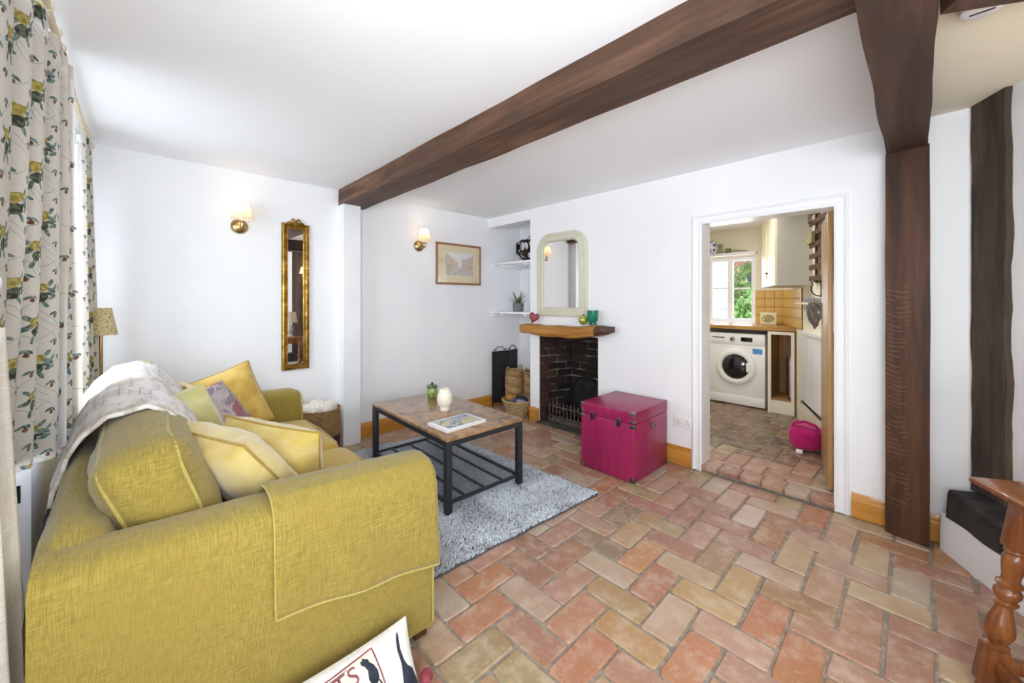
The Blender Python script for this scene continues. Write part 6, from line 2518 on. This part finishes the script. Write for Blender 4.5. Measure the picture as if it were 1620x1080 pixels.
obj('ledge', kb, plain('pale_board', '#cdb488', '#c2a878', 0.5, scale=8), sb, world=True, smooth=False)

# ------------------------------------------------------------------ window-top ornament: green fretwork shelf with a blue and white jug
fo = thing('fretwork_ornament', 'olive fretwork plaque standing above the kitchen window', 'ornament', (5.62, 1.80, 1.906))
pr = [(-0.40, 0.0), (0.30, 0.0), (0.30, 0.02), (0.10, 0.045), (0.06, 0.05), (0.03, 0.03), (0.0, 0.05), (-0.0, 0.13), (-0.06, 0.12), (-0.10, 0.14), (-0.12, 0.19), (-0.15, 0.16), (-0.19, 0.20), (-0.23, 0.15), (-0.40, 0.15)]
obj('plaque_board', MB().prism([(-y, z) for y, z in pr][::-1], 'x', 0.0, 0.014), plain('olive_paint', '#9d9a6c', '#b0ac80', 0.6, scale=14), fo)
obj('small_block', MB().bbox(-0.035, -0.005, -0.11, -0.05, 0.0, 0.055, 0.003), plain('dark_olive_paint', '#76734c', '#827e58', 0.6, scale=20), fo)
m, b = new_mat('blue_white_glaze')
finish(b, mix(noise(coords('Object'), 35, 3).sm(0.48, 0.54), C('#e8eaf0'), C('#3c569c')), 0.2)
o = obj('china_jug', MB().lathe([(0.05, 0), (0.07, 0.02), (0.085, 0.06), (0.08, 0.10), (0.055, 0.13), (0.06, 0.145), (0.05, 0.145)], (0, 0, 0), 28), m)
o.location = (5.53, 1.905, 1.906)
o.modifiers.clear()
tag(o, 'blue and white china jug on the ledge above the kitchen window', 'jug')

# ------------------------------------------------------------------ strip light on the kitchen ceiling
kl = thing('strip_light', 'white strip light on the kitchen ceiling', 'ceiling light', (4.2, 1.50, ZKC - 0.04))
obj('housing', MB().bbox(-0.05, 0.05, -0.55, 0.55, 0.012, 0.0395, 0.004), M['white_plastic'], kl)
for y in (-0.27, 0.27):
    obj('tube_diffuser', MB().bbox(-0.035, 0.035, y - 0.22, y + 0.22, -0.008, 0.012, 0.006), emit('tube_glow', '#fff6e6', 3.0), kl)
ld_ = bpy.data.lights.new('strip_light_glow', 'AREA')
ld_.shape = 'RECTANGLE'
ld_.size, ld_.size_y = 0.07, 1.0
ld_.energy = 9
ld_.color = (0.95, 0.97, 1.0)
lo = bpy.data.objects.new('strip_light_glow', ld_)
COL.objects.link(lo)
lo.parent = kl
lo.location = (0, 0, -0.012)

# ------------------------------------------------------------------ open plank door, hinged on the right jamb
da = math.atan2(0.497 - 0.372, 3.90 - 3.215)
dl = thing('plank_door', 'waxed plank door standing open into the kitchen', 'door', (3.225, 0.372, ZK + 0.01), (0, 0, da))
Wd = 0.70
nP = 5
for k in range(nP):
    a0 = k * Wd / nP
    obj('plank', MB().bbox(a0 + 0.0015, a0 + Wd / nP - 0.0015, 0.0, 0.028, 0.0, 1.80, 0.003), M['plank'], dl)
for z in (0.18, 0.9, 1.55):
    obj('ledge', MB().bbox(0.03, Wd - 0.03, -0.022, -0.0005, z, z + 0.10, 0.003), M['plank'], dl)
# wrought hook with a hanging heart
hk = thing('curled_hook', 'black iron curled hook on the open door', 'hook', WM[dl.name] @ Vector((Wd - 0.045, 0.030, 1.30)))
hp2 = [(0, 0.0, 0.06), (0, 0.012, 0.075), (0, 0.04, 0.078), (0, 0.062, 0.062)] + [(0, 0.010 + 0.052 * math.cos(t), 0.015 + 0.055 * math.sin(t)) for t in [0.7 - 2.6 * k / 12 for k in range(13)]]
hk.rotation_euler = (0, 0, da)
WM[hk.name] = Matrix.Translation(hk.location) @ Matrix.Rotation(da, 4, 'Z')
obj('hook_bar', MB().tube(hp2, 0.005, 6), M['iron'], hk)
obj('hook_plate', MB().bbox(-0.012, 0.012, -0.001, 0.004, -0.05, 0.09, 0.002), M['iron'], hk)
he_ = thing('wicker_heart', 'grey openwork wicker heart hanging from the door hook', 'ornament', WM[dl.name] @ Vector((Wd - 0.035, 0.070, 1.015)), (0, 0, da + 0.75))
hpts = []
for k in range(36):
    t = 2 * PI * k / 36
    hpts.append((0.0052 * 16 * math.sin(t) ** 3 * 0.8, 0, 0.105 + 0.0068 * (13 * math.cos(t) - 5 * math.cos(2 * t) - 2 * math.cos(3 * t) - math.cos(4 * t))))
M['greywicker'] = plain('grey_wicker', '#6d665f', '#8f8a84', 0.8, scale=50)
obj('heart_rim', MB().tube(hpts, 0.009, 6, closed=True), M['greywicker'], he_)
vn = MB()
rg_ = random.Random(6)
for k in range(70):
    i, j = rg_.randrange(36), rg_.randrange(36)
    p, q2 = Vector(hpts[i]), Vector(hpts[j])
    if (p - q2).length < 0.05:
        continue
    mid = (p + q2) / 2 + Vector((rg_.uniform(-.01, .01), rg_.choice((-.014, .014)), 0))
    vn.tube([p, p.lerp(mid, 0.6), mid, q2.lerp(mid, 0.6), q2], 0.004, 5)
obj('vine_fill', vn, M['greywicker'], he_)
obj('hanging_loop', MB().tube([(0, 0, 0.14), (0.003, 0, 0.20), (0, 0, 0.245)], 0.002, 4), M['iron'], he_)
# bright pink bag on the kitchen floor
m = fabric('fuchsia_felt', '#b01763', '#c92a78', '#a01058', 200, bstr=0.4)
pb = thing('fuchsia_bag', 'bright pink felt bag on the kitchen floor by the open door', 'bag', (3.985, 0.632, ZK))
obj('body', MB().soft((0, 0, 0.105), (0.20, 0.21, 0.20), 0.07, (0.01, 0.015, 0.0), 12, 0.010, 3), m, pb)
obj('strap', MB().tube([(-0.04, 0.09, 0.18), (-0.05, 0.07, 0.225), (-0.05, 0.0, 0.245), (-0.05, -0.07, 0.225), (-0.04, -0.09, 0.18)], 0.012, 8), m, pb)
obj('white_tag', MB().bbox(-0.150, -0.128, 0.0, 0.045, 0.005, 0.035, 0.003), M['white_plastic'], pb)
